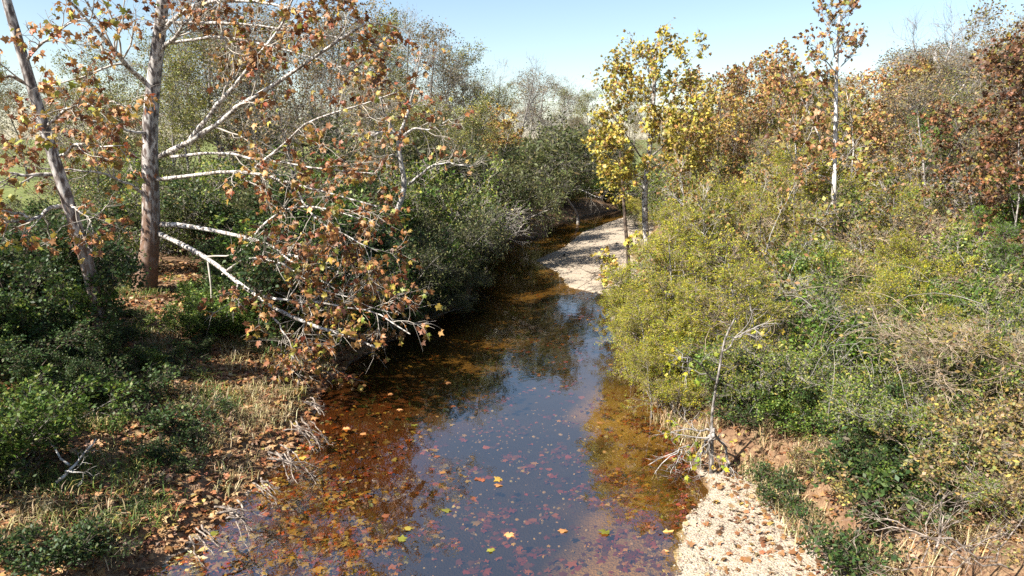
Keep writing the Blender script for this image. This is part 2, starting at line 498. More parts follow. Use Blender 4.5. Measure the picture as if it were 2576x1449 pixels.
def water_material():
    m, n, l, out = mat('creek_water')
    tc = n.new('ShaderNodeTexCoord'); mp = n.new('ShaderNodeMapping'); mp.inputs['Scale'].default_value = (1.0, 0.55, 1)
    l.new(tc.outputs['Object'], mp.inputs[0])
    ns = n.new('ShaderNodeTexNoise'); ns.inputs['Scale'].default_value = 5.0; ns.inputs['Detail'].default_value = 3
    l.new(mp.outputs[0], ns.inputs[0])
    bp = n.new('ShaderNodeBump'); bp.inputs['Strength'].default_value = 0.06; bp.inputs['Distance'].default_value = 0.05
    l.new(ns.outputs[0], bp.inputs['Height'])
    fr = n.new('ShaderNodeFresnel'); ge = n.new('ShaderNodeNewGeometry'); io = n.new('ShaderNodeMapRange')    # a thin sheet reflects alike from both sides
    io.inputs[3].default_value = 3.2; io.inputs[4].default_value = 1 / 3.2
    l.new(ge.outputs['Backfacing'], io.inputs[0]); l.new(io.outputs[0], fr.inputs[0]); l.new(bp.outputs[0], fr.inputs[1])
    t = n.new('ShaderNodeBsdfTransparent'); t.inputs[0].default_value = (0.78, 0.64, 0.40, 1)
    g = n.new('ShaderNodeBsdfGlossy'); g.inputs['Roughness'].default_value = 0.006; g.inputs[0].default_value = (1, 1, 1, 1)
    l.new(bp.outputs[0], g.inputs['Normal'])
    s = n.new('ShaderNodeMixShader'); l.new(fr.outputs[0], s.inputs[0]); l.new(t.outputs[0], s.inputs[1]); l.new(g.outputs[0], s.inputs[2])
    l.new(s.outputs[0], out.inputs[0])
    return m


wV = np.array([(-14, -12, 0), (44, -12, 0), (44, 100, 0), (-14, 100, 0)], float)
link('creek_water', new_mesh('creek_water', wV, np.array([(0, 1, 2, 3)]), water_material()), kind='structure')


# ------------------------------------------------------------------ plant prototypes
PAL = {
    'olive': [((0.11, 0.125, 0.03), 3), ((0.17, 0.17, 0.04), 3), ((0.18, 0.13, 0.05), 1.5), ((0.25, 0.24, 0.05), 2.4)],
    'tan': [((0.24, 0.17, 0.075), 3), ((0.18, 0.13, 0.065), 3), ((0.17, 0.155, 0.05), 3)],
    'orange': [((0.28, 0.13, 0.05), 3), ((0.36, 0.21, 0.09), 4), ((0.18, 0.075, 0.035), 1.5), ((0.36, 0.27, 0.06), 2.5), ((0.2, 0.2, 0.05), 1.2)],
    'amber': [((0.34, 0.21, 0.05), 3), ((0.38, 0.29, 0.05), 3), ((0.3, 0.14, 0.05), 2), ((0.22, 0.2, 0.04), 1)],
    'yellow': [((0.42, 0.31, 0.035), 4), ((0.36, 0.26, 0.04), 3), ((0.3, 0.17, 0.045), 1.5), ((0.25, 0.24, 0.035), 1.5)],
    'ygreen': [((0.22, 0.235, 0.018), 3), ((0.34, 0.31, 0.022), 3.5), ((0.13, 0.17, 0.016), 2), ((0.34, 0.265, 0.03), 1.3)],
    'willow': [((0.06, 0.075, 0.022), 3), ((0.10, 0.11, 0.035), 2), ((0.15, 0.14, 0.05), 1)],
    'rust': [((0.14, 0.07, 0.035), 4), ((0.2, 0.09, 0.04), 3), ((0.09, 0.05, 0.03), 2), ((0.28, 0.2, 0.05), 1.5), ((0.12, 0.12, 0.03), 1.5)],
    'whip': [((0.22, 0.2, 0.035), 3), ((0.3, 0.23, 0.05), 2), ((0.28, 0.15, 0.06), 2), ((0.15, 0.17, 0.03), 2)],
    'dgreen': [((0.03, 0.06, 0.016), 3), ((0.045, 0.08, 0.02), 3), ((0.085, 0.115, 0.025), 1.5), ((0.09, 0.07, 0.03), .8)],
    'privet': [((0.06, 0.10, 0.018), 3), ((0.13, 0.175, 0.022), 3), ((0.21, 0.24, 0.04), 2.2), ((0.25, 0.21, 0.05), 1)],
    'leafy': [((0.06, 0.11, 0.016), 3), ((0.10, 0.16, 0.022), 2), ((0.18, 0.21, 0.035), 1.2)],
    'cedar': [((0.07, 0.14, 0.016), 3), ((0.12, 0.20, 0.02), 3), ((0.15, 0.19, 0.03), 1)],
    'brush': [((0.24, 0.17, 0.05), 3), ((0.17, 0.11, 0.055), 3), ((0.14, 0.14, 0.045), 3), ((0.3, 0.24, 0.06), 1)],
}


def woody(seed, H, r0, stems=1, spread=0.0, bend=0.0, wig0=0.05, n1=14, l1=0.35, a1=0.9, t1=(0.3, 0.97), up1=0.06, n2=7, l2=0.38, a2=0.8, up2=0.04,
          n3=0, l3=0.4, a3=0.8, up3=0.0, wig=0.16, per=6, leaf=(0.1, 0.06), pal='olive', lobed=False, rmin=0.005, flat=0.0, droop=0.0, lnorm=0.6, upn=0.4,
          bark=None, twig=None, lmat=None, K0=9, bare_top=None, tuft=0.06):
    g = np.random.default_rng(seed)
    P = np.empty((stems, K0, 3)); P[:, 0] = g.normal(size=(stems, 3)) * np.array((1, 1, 0)) * 0.12 * (stems > 1)
    az = g.uniform(0, 2 * math.pi, stems)
    d = unit(np.stack((np.cos(az) * spread, np.sin(az) * spread, np.ones(stems)), 1))
    hh = H * g.uniform(0.75, 1.0, stems) if stems > 1 else np.array([H])
    for k in range(1, K0):
        d = unit(d + wig0 * g.normal(size=d.shape) + np.stack((np.cos(az), np.sin(az), 0 * az), 1) * bend + np.array((0, 0, -droop * k / K0)))
        P[:, k] = P[:, k - 1] + d * (hh / (K0 - 1))[:, None]
    Rd = r0 * np.linspace(1, 0.22, K0)[None] * g.uniform(0.7, 1, (stems, 1))
    P1, R1 = grow(P, Rd, n1, t1[0], t1[1], l1 * H, a1, 6, up1, wig, 0.5, rmin * 1.6, g, shorten=0.55, flat=flat)
    P2, R2 = grow(P1, R1, n2, 0.15, 1.0, l2 * l1 * H, a2, 5, up2, wig, 0.55, rmin, g, shorten=0.5)
    lv = [(P2, R2)]
    if n3:
        P3, R3 = grow(P2, R2, n3, 0.2, 1.0, l3 * l2 * l1 * H, a3, 4, up3, wig, 0.6, rmin * 0.75, g, shorten=0.4)
        lv.append((P3, R3))
    tr = join([tubes(P, Rd, 7 if stems == 1 else 5), tubes(P1, R1, 4)])
    tw = join([tubes(p, r, 3) for p, r in lv])
    parts = {'trunk': new_mesh('trunk', *tr, bark or M_GREY, smooth=True), 'twigs': new_mesh('twigs', *tw, twig or M_TWG)}
    if per:
        Pl, Rl = lv[-1]
        n = int(len(Pl) * per)
        i = g.integers(0, len(Pl), n)
        # leaves hang in clumps: some twigs bear many, some few
        w = g.gamma(1.2, 1, len(Pl)); i = g.choice(len(Pl), n, p=w / w.sum())
        p, ax, _ = sample(Pl, Rl, i, g.uniform(0.15, 1.0, n))
        p = p + g.normal(size=p.shape) * tuft
        if bare_top is not None:
            keep = (p[:, 2] > bare_top[0] * H) & (p[:, 2] < bare_top[1] * H); p, ax = p[keep], ax[keep]; n = len(p)
        ax = unit(ax * 0.6 + g.normal(size=p.shape) * lnorm + np.array((0, 0, -droop)))
        nr = unit(g.normal(size=p.shape) + np.array((0, 0, upn * 2)))
        sz = g.uniform(0.6, 1.25, n)
        c = pick(PAL[pal], n, g)
        if lobed: L = lobed_leaves(p, ax, nr, leaf[0] * sz, c, g)
        else: L = small_leaves(p, ax, nr, leaf[0] * sz, leaf[1] * sz, c)
        parts['foliage'] = new_mesh('foliage', L[0], L[1], lmat or M_LEAF, L[2])
    top = max(float(np.percentile(lv[-1][0][..., 2], 99.5)), float(P[..., 2].max()))
    return {'parts': parts, 'h': top}


PROTO = {}


def proto(kind, n, **kw):
    PROTO[kind] = [woody(seed=abs(hash_(kind)) + 31 * k, **kw) for k in range(n)]


def hash_(s): return sum((i + 1) * ord(c) for i, c in enumerate(s))


# tall trees (metres)
proto('bare', 3, H=15, r0=0.2, n1=20, l1=0.42, a1=0.75, t1=(0.25, 0.98), n2=9, l2=0.42, n3=7, l3=0.45, up1=0.08, up2=0.06, per=0.25, leaf=(0.13, 0.09), pal='tan', rmin=0.011)
proto('olive', 3, H=15, r0=0.2, n1=20, l1=0.40, a1=0.8, t1=(0.18, 0.98), n2=9, l2=0.45, n3=5, l3=0.45, up1=0.05, per=9, leaf=(0.19, 0.12), pal='olive', rmin=0.01, tuft=0.2)
proto('tan', 3, H=13, r0=0.16, n1=20, l1=0.42, a1=0.8, t1=(0.12, 0.98), n2=9, l2=0.45, n3=6, l3=0.45, up1=0.06, per=4.5, leaf=(0.17, 0.11), pal='tan', rmin=0.011, tuft=0.2)
proto('orange', 3, H=11, r0=0.11, n1=18, l1=0.28, a1=0.8, t1=(0.2, 0.99), n2=6, l2=0.5, n3=3, l3=0.5, up1=0.1, per=4.2, leaf=(0.19, 0.2), pal='orange', lobed=True, rmin=0.009, bark=M_GREY, twig=M_TWT, tuft=0.1, lmat=M_DRY)
proto('rust', 2, H=10, r0=0.10, n1=22, l1=0.32, a1=0.85, t1=(0.08, 0.99), n2=7, l2=0.5, n3=4, l3=0.5, up1=0.06, per=4.6, leaf=(0.17, 0.16), pal='rust', lobed=True, rmin=0.008, bark=M_GREY, twig=M_TWD, tuft=0.1, lmat=M_DRY)
proto('amber', 2, H=10, r0=0.10, n1=18, l1=0.3, a1=0.8, t1=(0.15, 0.99), n2=7, l2=0.5, n3=3, l3=0.5, up1=0.1, per=4.2, leaf=(0.18, 0.16), pal='amber', lobed=True, rmin=0.009, bark=M_GREY, twig=M_TWT, tuft=0.1, lmat=M_DRY)
proto('cedar', 2, H=6, r0=0.1, n1=34, l1=0.3, a1=0.7, t1=(0.05, 0.99), n2=9, l2=0.42, n3=5, l3=0.5, up1=0.12, per=7, leaf=(0.13, 0.03), pal='cedar', rmin=0.006, bark=M_BROWN, tuft=0.05)
# shrubs
proto('feather', 3, H=3.4, r0=0.035, stems=7, spread=0.45, bend=0.03, n1=9, l1=0.34, a1=0.8, t1=(0.2, 0.99), n2=7, l2=0.45, n3=5, l3=0.5, flat=0.6, per=6.5, leaf=(0.075, 0.028), pal='ygreen', rmin=0.004, bark=M_GREY, twig=M_TWT, tuft=0.05, upn=0.8)
proto('layered', 3, H=5.0, r0=0.06, n1=21, l1=0.37, a1=1.2, t1=(0.06, 0.98), n2=13, l2=0.42, a2=0.7, n3=6, l3=0.4, up1=0.03, up2=0.0, flat=0.95, per=4.4, leaf=(0.085, 0.03), pal='ygreen', rmin=0.0045, bark=M_GREY, twig=M_TWT, tuft=0.025, upn=1.0, droop=0.02)
proto('whip', 3, H=4.5, r0=0.028, n1=16, l1=0.24, a1=0.8, t1=(0.2, 0.99), n2=6, l2=0.5, n3=3, l3=0.5, up1=0.08, per=2.4, leaf=(0.12, 0.08), pal='whip', rmin=0.006, bark=M_DEAD, twig=M_TWP, tuft=0.06, wig0=0.09)
proto('privet', 3, H=3.0, r0=0.03, stems=9, spread=0.55, bend=0.05, n1=8, l1=0.36, a1=0.8, t1=(0.15, 0.99), n2=6, l2=0.5, n3=3, l3=0.5, per=4.5, leaf=(0.085, 0.048), pal='privet', rmin=0.005, bark=M_GREY, twig=M_TWP, tuft=0.06)
proto('dark', 3, H=3.0, r0=0.035, stems=8, spread=0.5, bend=0.04, n1=9, l1=0.36, a1=0.8, t1=(0.1, 0.99), n2=7, l2=0.5, n3=3, l3=0.5, per=6, leaf=(0.1, 0.06), pal='dgreen', rmin=0.005, bark=M_BROWN, twig=M_TWD, tuft=0.07)
proto('leafy', 2, H=3.0, r0=0.03, stems=9, spread=0.55, bend=0.05, n1=8, l1=0.36, a1=0.8, t1=(0.12, 0.99), n2=6, l2=0.5, n3=3, l3=0.5, per=5.5, leaf=(0.11, 0.07), pal='leafy', rmin=0.005, bark=M_GREY, twig=M_TWD, tuft=0.07)
proto('twiggy', 3, H=3.2, r0=0.03, stems=14, spread=0.7, bend=0.07, n1=9, l1=0.42, a1=0.55, t1=(0.2, 0.99), n2=6, l2=0.5, n3=3, l3=0.5, up1=0.03, per=0.5, leaf=(0.08, 0.05), pal='privet', rmin=0.0055, bark=M_DEAD, twig=M_TWP, droop=0.1)
proto('thorn', 2, H=2.6, r0=0.022, stems=16, spread=0.75, bend=0.06, n1=9, l1=0.42, a1=0.6, t1=(0.15, 0.99), n2=6, l2=0.5, n3=4, l3=0.5, up1=0.02, per=0.9, leaf=(0.07, 0.045), pal='brush', rmin=0.005, bark=M_TWT, twig=M_TWT, droop=0.1, lmat=M_DRY)
proto('willow', 3, H=5.5, r0=0.06, stems=9, spread=0.75, bend=0.06, n1=11, l1=0.36, a1=0.6, t1=(0.25, 0.99), n2=8, l2=0.5, n3=4, l3=0.5, up1=0.04, per=4.2, leaf=(0.14, 0.06), pal='willow', rmin=0.007, bark=M_GREY, twig=M_TWW, droop=0.06, tuft=0.1)
proto('brush', 2, H=1.7, r0=0.02, stems=12, spread=0.7, bend=0.06, n1=6, l1=0.4, a1=0.7, t1=(0.2, 0.99), n2=5, l2=0.5, n3=2, l3=0.5, per=4, leaf=(0.08, 0.05), pal='brush', rmin=0.004, bark=M_TWT, twig=M_TWT, tuft=0.05, lmat=M_DRY)
proto('herb', 2, H=0.8, r0=0.012, stems=12, spread=0.7, bend=0.05, n1=6, l1=0.4, a1=0.8, t1=(0.1, 0.99), n2=4, l2=0.5, per=5, leaf=(0.065, 0.035), pal='dgreen', rmin=0.003, bark=M_GRASS if False else M_TWD, twig=M_TWD, tuft=0.04)

NAMES = {  # object name, category, part name of the wood
    'bare': ('bare_tree', 'tree'), 'olive': ('broadleaf_tree', 'tree'), 'tan': ('autumn_tree', 'tree'), 'orange': ('sycamore_sapling', 'tree'),
    'amber': ('sycamore_sapling', 'tree'), 'cedar': ('evergreen_tree', 'tree'), 'feather': ('feathery_shrub', 'shrub'), 'privet': ('privet_shrub', 'shrub'),
    'dark': ('evergreen_shrub', 'shrub'), 'rust': ('autumn_tree', 'tree'), 'layered': ('feathery_tree', 'tree'), 'whip': ('thin_sapling', 'tree'), 'leafy': ('leafy_shrub', 'shrub'), 'thorn': ('bramble_bush', 'shrub'), 'twiggy': ('twiggy_bush', 'shrub'), 'willow': ('willow_bush', 'shrub'), 'brush': ('brush_clump', 'shrub'),
    'herb': ('leafy_herb', 'plant')}
SCATTERED = []


def plant(kind, x, y, h, zone=None, label=None, wide=1.0, g=rng, sink=0.05):
    pr = PROTO[kind][int(g.integers(len(PROTO[kind])))]
    name, cat = NAMES[kind]
    e = bpy.data.objects.new(name, None); COL.objects.link(e)
    e.empty_display_size = 0.2
    s = h / pr['h']
    e.location = (x, y, hz(x, y) - sink); e.scale = (s * wide, s * wide, s)
    e.rotation_euler = (0, 0, g.uniform(0, 6.28))
    for pn, me in pr['parts'].items():
        nm = pn
        if cat != 'tree' and pn == 'trunk': nm = 'stem'
        o = link(nm, me, e)
        if pn != 'trunk': o['kind'] = 'stuff'
    e['category'] = cat
    if label: e['label'] = label
    else: SCATTERED.append((e, kind, zone))
    return e


def height_for(px, D, top):
    """ground point under picture column px at distance D, and the height that brings the top to picture row top"""
    z0 = 2.0
    for _ in range(3):
        s = (z0 - CAM_H) / D
        v = (s * math.cos(PITCH) + math.sin(PITCH)) / (math.cos(PITCH) - s * math.sin(PITCH))
        x = D * (px - CX) / FPX / (math.cos(PITCH) + v * math.sin(PITCH))
        z0 = hz(x, D)
    vt = _v(top)
    zt = CAM_H + D * (-math.sin(PITCH) + vt * math.cos(PITCH)) / (math.cos(PITCH) + vt * math.sin(PITCH))
    return x, D, zt - z0


def tree_at(kind, px, D, top, zone=None, label=None, wide=1.0, g=rng):
    x, y, h = height_for(px, D, top)
    return plant(kind, x, y, max(h, 0.5), zone, label, wide, g)


# ------------------------------------------------------------------ far and middle woods
SKY = np.array([(0, 100), (60, 110), (130, 140), (200, 160), (260, 110), (350, 90), (450, 30), (520, -60), (700, -40), (850, -20), (950, 0), (1010, 15),
                (1060, 45), (1120, 95), (1180, 115), (1240, 150), (1300, 145), (1350, 155), (1400, 190), (1450, 212), (1510, 235), (1560, 225), (1640, 190),
                (1700, 180), (1800, 175), (1850, 150), (1950, 140), (2000, 165), (2200, 165), (2270, 140), (2310, 90), (2380, 70), (2480, 90), (2530, 60), (2576, -10)])


def skyline(px): return float(np.interp(px, SKY[:, 0], SKY[:, 1]))


g2 = np.random.default_rng(5)
# beyond the left bank
for px in np.arange(-60, 1000, 62):
    for row in range(2):
        if px < 150 and row == 0: continue
        p = px + g2.uniform(-25, 25); D = (34, 52)[row] + g2.uniform(-4, 8) + (24 if p > 760 else 30 if p < 150 else 0)
        k = g2.choice(['olive', 'tan', 'bare', 'olive']) if p < 560 else g2.choice(['tan', 'bare', 'tan', 'olive'])
        tree_at(k, p, D, skyline(np.clip(p, 0, 2576)) + (g2.uniform(60, 190) if row == 0 else g2.uniform(0, 60)), 'left', g=g2, wide=1.1)
# left bank where it follows the creek away
for (p, D, top, k) in [(1010, 36, 18, 'bare'), (1060, 42, 60, 'tan'), (1110, 44, 120, 'bare'), (1090, 38, 250, 'olive'), (1150, 48, 120, 'tan'), (1175, 52, 115, 'olive'),
                       (1215, 52, 180, 'tan'), (1240, 60, 150, 'bare'), (1265, 58, 210, 'olive'), (1300, 66, 140, 'bare'), (1330, 70, 170, 'tan'), (1290, 60, 260, 'amber'),
                       (1230, 50, 300, 'amber'), (1350, 78, 160, 'bare'), (1395, 84, 190, 'bare'), (1370, 72, 260, 'tan'), (1420, 88, 215, 'olive'), (1445, 95, 210, 'bare'),
                       (1475, 100, 225, 'olive'), (1500, 104, 230, 'bare'), (1440, 84, 290, 'tan'), (1480, 90, 300, 'bare'), (1515, 96, 310, 'olive'),
                       (1550, 104, 225, 'tan'), (1590, 108, 230, 'olive'), (1180, 44, 240, 'olive'), (1130, 40, 300, 'tan'), (1540, 90, 330, 'tan')]:
    if top < 235 and D < 66: D = 66 + (D - 36) * 0.9
    tree_at(k, p, D, top, 'bend', g=g2, wide=1.15)
for (p, D, top, k) in [(1060, 40, 310, 'olive'), (1110, 44, 290, 'willow'), (1150, 47, 320, 'olive'), (1200, 52, 300, 'willow'), (1235, 56, 320, 'olive'), (1270, 58, 330, 'willow'), (1310, 63, 330, 'olive'), (1350, 68, 340, 'willow'),
                       (1020, 37, 260, 'olive'), (970, 36, 240, 'tan'), (1085, 52, 230, 'amber'), (1140, 58, 250, 'tan'), (1190, 62, 260, 'amber'), (1250, 66, 270, 'amber'), (1390, 74, 330, 'olive'), (1430, 80, 330, 'tan'), (1470, 86, 330, 'olive')]:
    tree_at(k, p, D, top, 'bend', g=g2, wide=1.3)
# shrubs along that bank's foot
for (p, D, top) in [(1085, 30, 440), (1130, 33, 400), (1040, 28, 470), (1170, 36, 420), (1205, 40, 400), (1150, 32, 520), (1240, 45, 420), (1280, 52, 400), (1215, 38, 500),
                    (1320, 58, 410), (1355, 62, 400), (1390, 68, 400), (1430, 74, 410), (1270, 47, 490), (1330, 56, 480), (1395, 64, 480), (1180, 34, 590), (1470, 80, 420), (1100, 27, 560),
                    (1060, 25, 600), (1120, 28, 640), (1010, 24, 620)]:
    x, y, h = height_for(p, D, top)
    sd_ = land(np.array([x]), np.array([y]))[1][0]
    if sd_ < 0.4: x -= (0.8 - sd_)
    plant(g2.choice(['willow', 'willow', 'dark', 'willow', 'privet']), x, y, max(h, 1.2), 'foot', g=g2, wide=0.9)
for (p, D, top, k) in [(1530, 88, 440, 'willow'), (1560, 92, 400, 'willow'), (1500, 96, 430, 'willow'), (1580, 86, 360, 'tan'), (1620, 84, 300, 'tan'), (1660, 80, 280, 'olive'), (1600, 76, 400, 'willow'), (1650, 70, 420, 'willow'),
                       (1690, 66, 330, 'tan'), (1720, 60, 300, 'tan'), (1740, 56, 380, 'willow'), (1690, 54, 430, 'willow'), (1640, 58, 470, 'feather'), (1600, 62, 490, 'feather'), (1570, 66, 500, 'feather'), (1660, 46, 500, 'feather'), (1700, 44, 480, 'privet'), (1630, 49, 520, 'feather'), (1600, 53, 525, 'privet'), (1545, 78, 500, 'willow')]:
    x, y, h = height_for(p, D, top)
    plant(k, x, y, max(h, 1.0), 'far', g=g2, wide=1.15)
for k_ in range(34):
    p, D = g2.uniform(1330, 1570), g2.uniform(64, 92)
    x, y, h = height_for(p, D, 400 + (92 - D) * 2.2 + g2.uniform(-25, 25))
    lf_, s_ = (q[0] for q in (land(np.array([x]), np.array([y]))[2], land(np.array([x]), np.array([y]))[1]))
    if s_ < 0.7: continue
    plant(g2.choice(['dark', 'leafy', 'privet', 'feather', 'thorn']), x, y, max(h, 1.5), 'bendfoot', g=g2, wide=1.3)
for (px, py, h, k) in [(1035, 822, 1.1, 'dark'), (1075, 800, 1.2, 'willow'), (1105, 775, 1.3, 'dark'), (1135, 755, 1.3, 'willow'), (1158, 735, 1.4, 'dark'), (1172, 705, 1.5, 'dark'), (1178, 665, 1.6, 'willow'), (1190, 632, 1.6, 'dark'), (1225, 612, 1.5, 'dark'), (1150, 700, 1.8, 'privet'), (1120, 740, 1.5, 'dark')]:
    p = on(px, py, 0.3)
    plant(k, p[0] - 0.35, p[1], h, 'foot', g=g2, wide=1.5)
# beyond the right bank
for px in np.arange(1760, 2640, 58):
    p = px + g2.uniform(-20, 20)
    k = 'bare' if 2240 < p < 2530 else g2.choice(['tan', 'tan', 'bare', 'olive'])
    tree_at(k, p, 62 + g2.uniform(-6, 14), skyline(np.clip(p, 0, 2576)) + g2.uniform(10, 60), 'right', g=g2, wide=1.2)
    tree_at(g2.choice(['tan', 'olive', 'bare']), p + 25, 50 + g2.uniform(-4, 6), skyline(np.clip(p, 0, 2576)) + g2.uniform(80, 190), 'right', g=g2, wide=1.2)
for (p, D, top, k) in [(1830, 44, 170, 'orange'), (1880, 46, 140, 'orange'), (1925, 44, 160, 'orange'), (1950, 40, 110, 'orange'), (1860, 38, 250, 'amber'), (1810, 36, 240, 'amber'), (1900, 34, 260, 'orange'),
                       (1985, 36, 200, 'orange'), (2040, 38, 190, 'tan'), (2150, 34, 180, 'orange'), (2200, 34, 170, 'orange'), (2235, 36, 160, 'amber'), (2270, 38, 150, 'orange'),
                       (2170, 30, 280, 'orange'), (2060, 32, 300, 'tan'), (2230, 29, 320, 'orange'), (1960, 30, 330, 'tan'), (2130, 28, 360, 'amber'), (1890, 29, 330, 'amber'), (1790, 31, 330, 'amber'),
                       (1740, 42, 170, 'orange'), (1760, 38, 210, 'amber'), (2330, 26, 430, 'orange'), (2400, 25, 440, 'amber'), (2290, 27, 410, 'amber'),
                       (2490, 22, 190, 'rust'), (2540, 20, 120, 'rust'), (2590, 21, 60, 'rust'), (2450, 21, 250, 'rust'), (2450, 26, 260, 'amber'), (2560, 26, -10, 'tan'), (2530, 18, 270, 'rust'), (2610, 18, 170, 'rust')]:
    tree_at(k, p, D, top, 'sapling', g=g2)
for k_ in range(46):
    p = g2.uniform(1690, 2330); D = g2.uniform(26, 44)
    if abs(p - 2095) < 45 and D < 32: continue
    tree_at(g2.choice(['amber', 'whip', 'layered', 'tan', 'whip', 'layered', 'orange']), p, D, 250 + g2.uniform(0, 170) + (44 - D) * 4, 'wall', g=g2, wide=g2.uniform(0.9, 1.3))
for k_ in range(14):
    p = 2270 + k_ * 20 + g2.uniform(-10, 10)
    tree_at(g2.choice(['bare', 'bare', 'tan']), p, g2.uniform(42, 56), skyline(p) + g2.uniform(-5, 70), 'right', g=g2, wide=1.4)
for k_ in range(12):
    p = 2260 + k_ * 24 + g2.uniform(-12, 12)
    tree_at(g2.choice(['tan', 'tan', 'bare']), p, g2.uniform(34, 42), skyline(p) + g2.uniform(0, 70), 'right', g=g2, wide=1.1)
for k_ in range(12):
    p = 1790 + k_ * 42 + g2.uniform(-15, 15)
    tree_at(g2.choice(['orange', 'amber', 'tan', 'orange']), p, g2.uniform(36, 46), skyline(p) + g2.uniform(-15, 45), 'wall', g=g2, wide=1.0)
for k_ in range(12):
    p = g2.uniform(2330, 2600); D = g2.uniform(24, 40)
    tree_at(g2.choice(['amber', 'tan', 'olive', 'orange', 'bare']), p, D, skyline(min(p, 2576)) + g2.uniform(90, 300), 'wall', g=g2, wide=g2.uniform(0.9, 1.3))
for k_ in range(34):
    p = g2.uniform(1670, 2330); D = g2.uniform(19, 29)
    if abs(p - 2095) < 60 and D < 25: continue
    tree_at(g2.choice(['layered', 'layered', 'whip', 'layered', 'whip']), p, D, 350 + g2.uniform(0, 130) + (29 - D) * 9, 'wall', g=g2, wide=g2.uniform(0.75, 1.1))
for (p, D, top) in [(2340, 30, 285), (2370, 28, 300), (2310, 31, 320), (2500, 20, 440), (2550, 18, 420), (2590, 19, 430), (2450, 20, 520), (2560, 16, 560), (2310, 26, 540)]:
    tree_at('cedar', p, D, top, 'cedar', g=g2, wide=1.25)

# ------------------------------------------------------------------ right bank thicket
g3 = np.random.default_rng(17)
pts = []
tries = 0
while tries < 6000 and len(pts) < 190:
    tries += 1
    y = 9.0 + 34 * g3.random() ** 1.3; x = g3.uniform(1.0, 30)
    if x > y * 0.80 + 2: continue
    _, s, lf, wb = (q[0] for q in land(np.array([x]), np.array([y])))
    if lf or s < wb + 0.5: continue
    gap = 1.15 + 0.03 * y
    if any((x - a) ** 2 + (y - b) ** 2 < gap * gap for a, b in pts): continue
    pts.append((x, y))
    px, py, _ = project((x, y, 2))[0]
    e = s - wb
    if y < 13.5 and px < 2150: continue
    if px < 2080 and y > 13.5:
        k = g3.choice(['layered', 'layered', 'feather', 'privet', 'whip']); h = g3.uniform(1.6, 3.2)
        if k == 'layered': h = g3.uniform(2.2, 4.8)
        if k == 'whip': h = g3.uniform(3, 5)
    elif y < 15:
        k = g3.choice(['brush', 'privet', 'privet', 'privet', 'thorn']); h = g3.uniform(0.8, 1.7)
    elif px < 2380:
        k = g3.choice(['privet', 'privet', 'twiggy', 'feather', 'privet', 'thorn']); h = g3.uniform(1.8, 3.0)
    else:
        k = g3.choice(['privet', 'thorn', 'leafy', 'thorn', 'privet', 'twiggy', 'privet']); h = g3.uniform(1.6, 3.0)
    if y > 20 and g3.random() < 0.28: k = 'whip'; h = g3.uniform(2.5, 5.0)
    if y > 24: h *= 1.15 + 0.5 * g3.random()
    h *= g3.uniform(0.75, 1.15)
    if abs(px - 2095) < 70 and y < 24: h = min(h, 1.8)
    if abs(px - 1625) < 60 and y > 20: h = min(h, 1.7)
    plant(k, x, y, h * min(1, 0.45 + e * 0.35), 'right_bank', g=g3, wide=g3.uniform(0.85, 1.25))

gb = np.random.default_rng(91)
bp_ = []
for k_ in range(900):
    x, y = gb.uniform(4.5, 15), gb.uniform(5.0, 13)
    _, s_, lf_, wb_ = (q[0] for q in land(np.array([x]), np.array([y])))
    if lf_ or s_ < wb_ + 1.7 or any((x - a) ** 2 + (y - b) ** 2 < 0.95 for a, b in bp_): continue
    if project((x, y, 1.5))[0, 0] < 2200 and y > 8.5: continue
    bp_.append((x, y))
    if len(bp_) > 46: break
    plant(gb.choice(['brush', 'thorn', 'privet', 'thorn', 'leafy', 'twiggy']), x, y, gb.uniform(0.6, 1.2), 'right_bank', g=gb, wide=1.2)
for k_ in range(60):
    p = on(g3.uniform(1960, 2660), g3.uniform(760, 1080), 2.0)
    for _ in range(3): p = on(*project(p)[0, :2], hz(p[0], p[1]))
    if p[1] > 24 or p[0] > 14: continue
    k = g3.choice(['privet', 'privet', 'leafy', 'thorn', 'feather', 'twiggy', 'privet'])
    plant(k, p[0], p[1], g3.uniform(0.9, 2.1) * (0.8 if k == 'twiggy' else 1), 'right_bank', g=g3, wide=g3.uniform(0.9, 1.3))
for (px, py, h) in [(1700, 1050, 1.8), (1665, 1010, 2.0), (1622, 962, 2.0), (1590, 905, 2.0), (1568, 862, 1.9), (1640, 1040, 1.5), (1590, 950, 1.6), (1760, 1020, 2.4), (1715, 985, 2.6), (1668, 945, 2.4), (1645, 905, 2.4), (1700, 915, 3.0), (1625, 865, 2.2), (1650, 840, 2.8), (1605, 820, 2.0), (1660, 780, 2.4), (1620, 770, 1.8),
                    (1740, 850, 3.2), (1780, 940, 3.0), (1830, 1000, 2.8), (1700, 760, 2.6)]:
    p = on(px, py, 0.8)
    for _ in range(3): p = on(px, py, max(0.1, hz(p[0], p[1])))
    k = g3.choice(['layered', 'layered', 'feather'])
    plant(k, p[0], p[1], h * (1.25 if k == 'layered' else 0.9), 'edge', g=g3, wide=1.3)

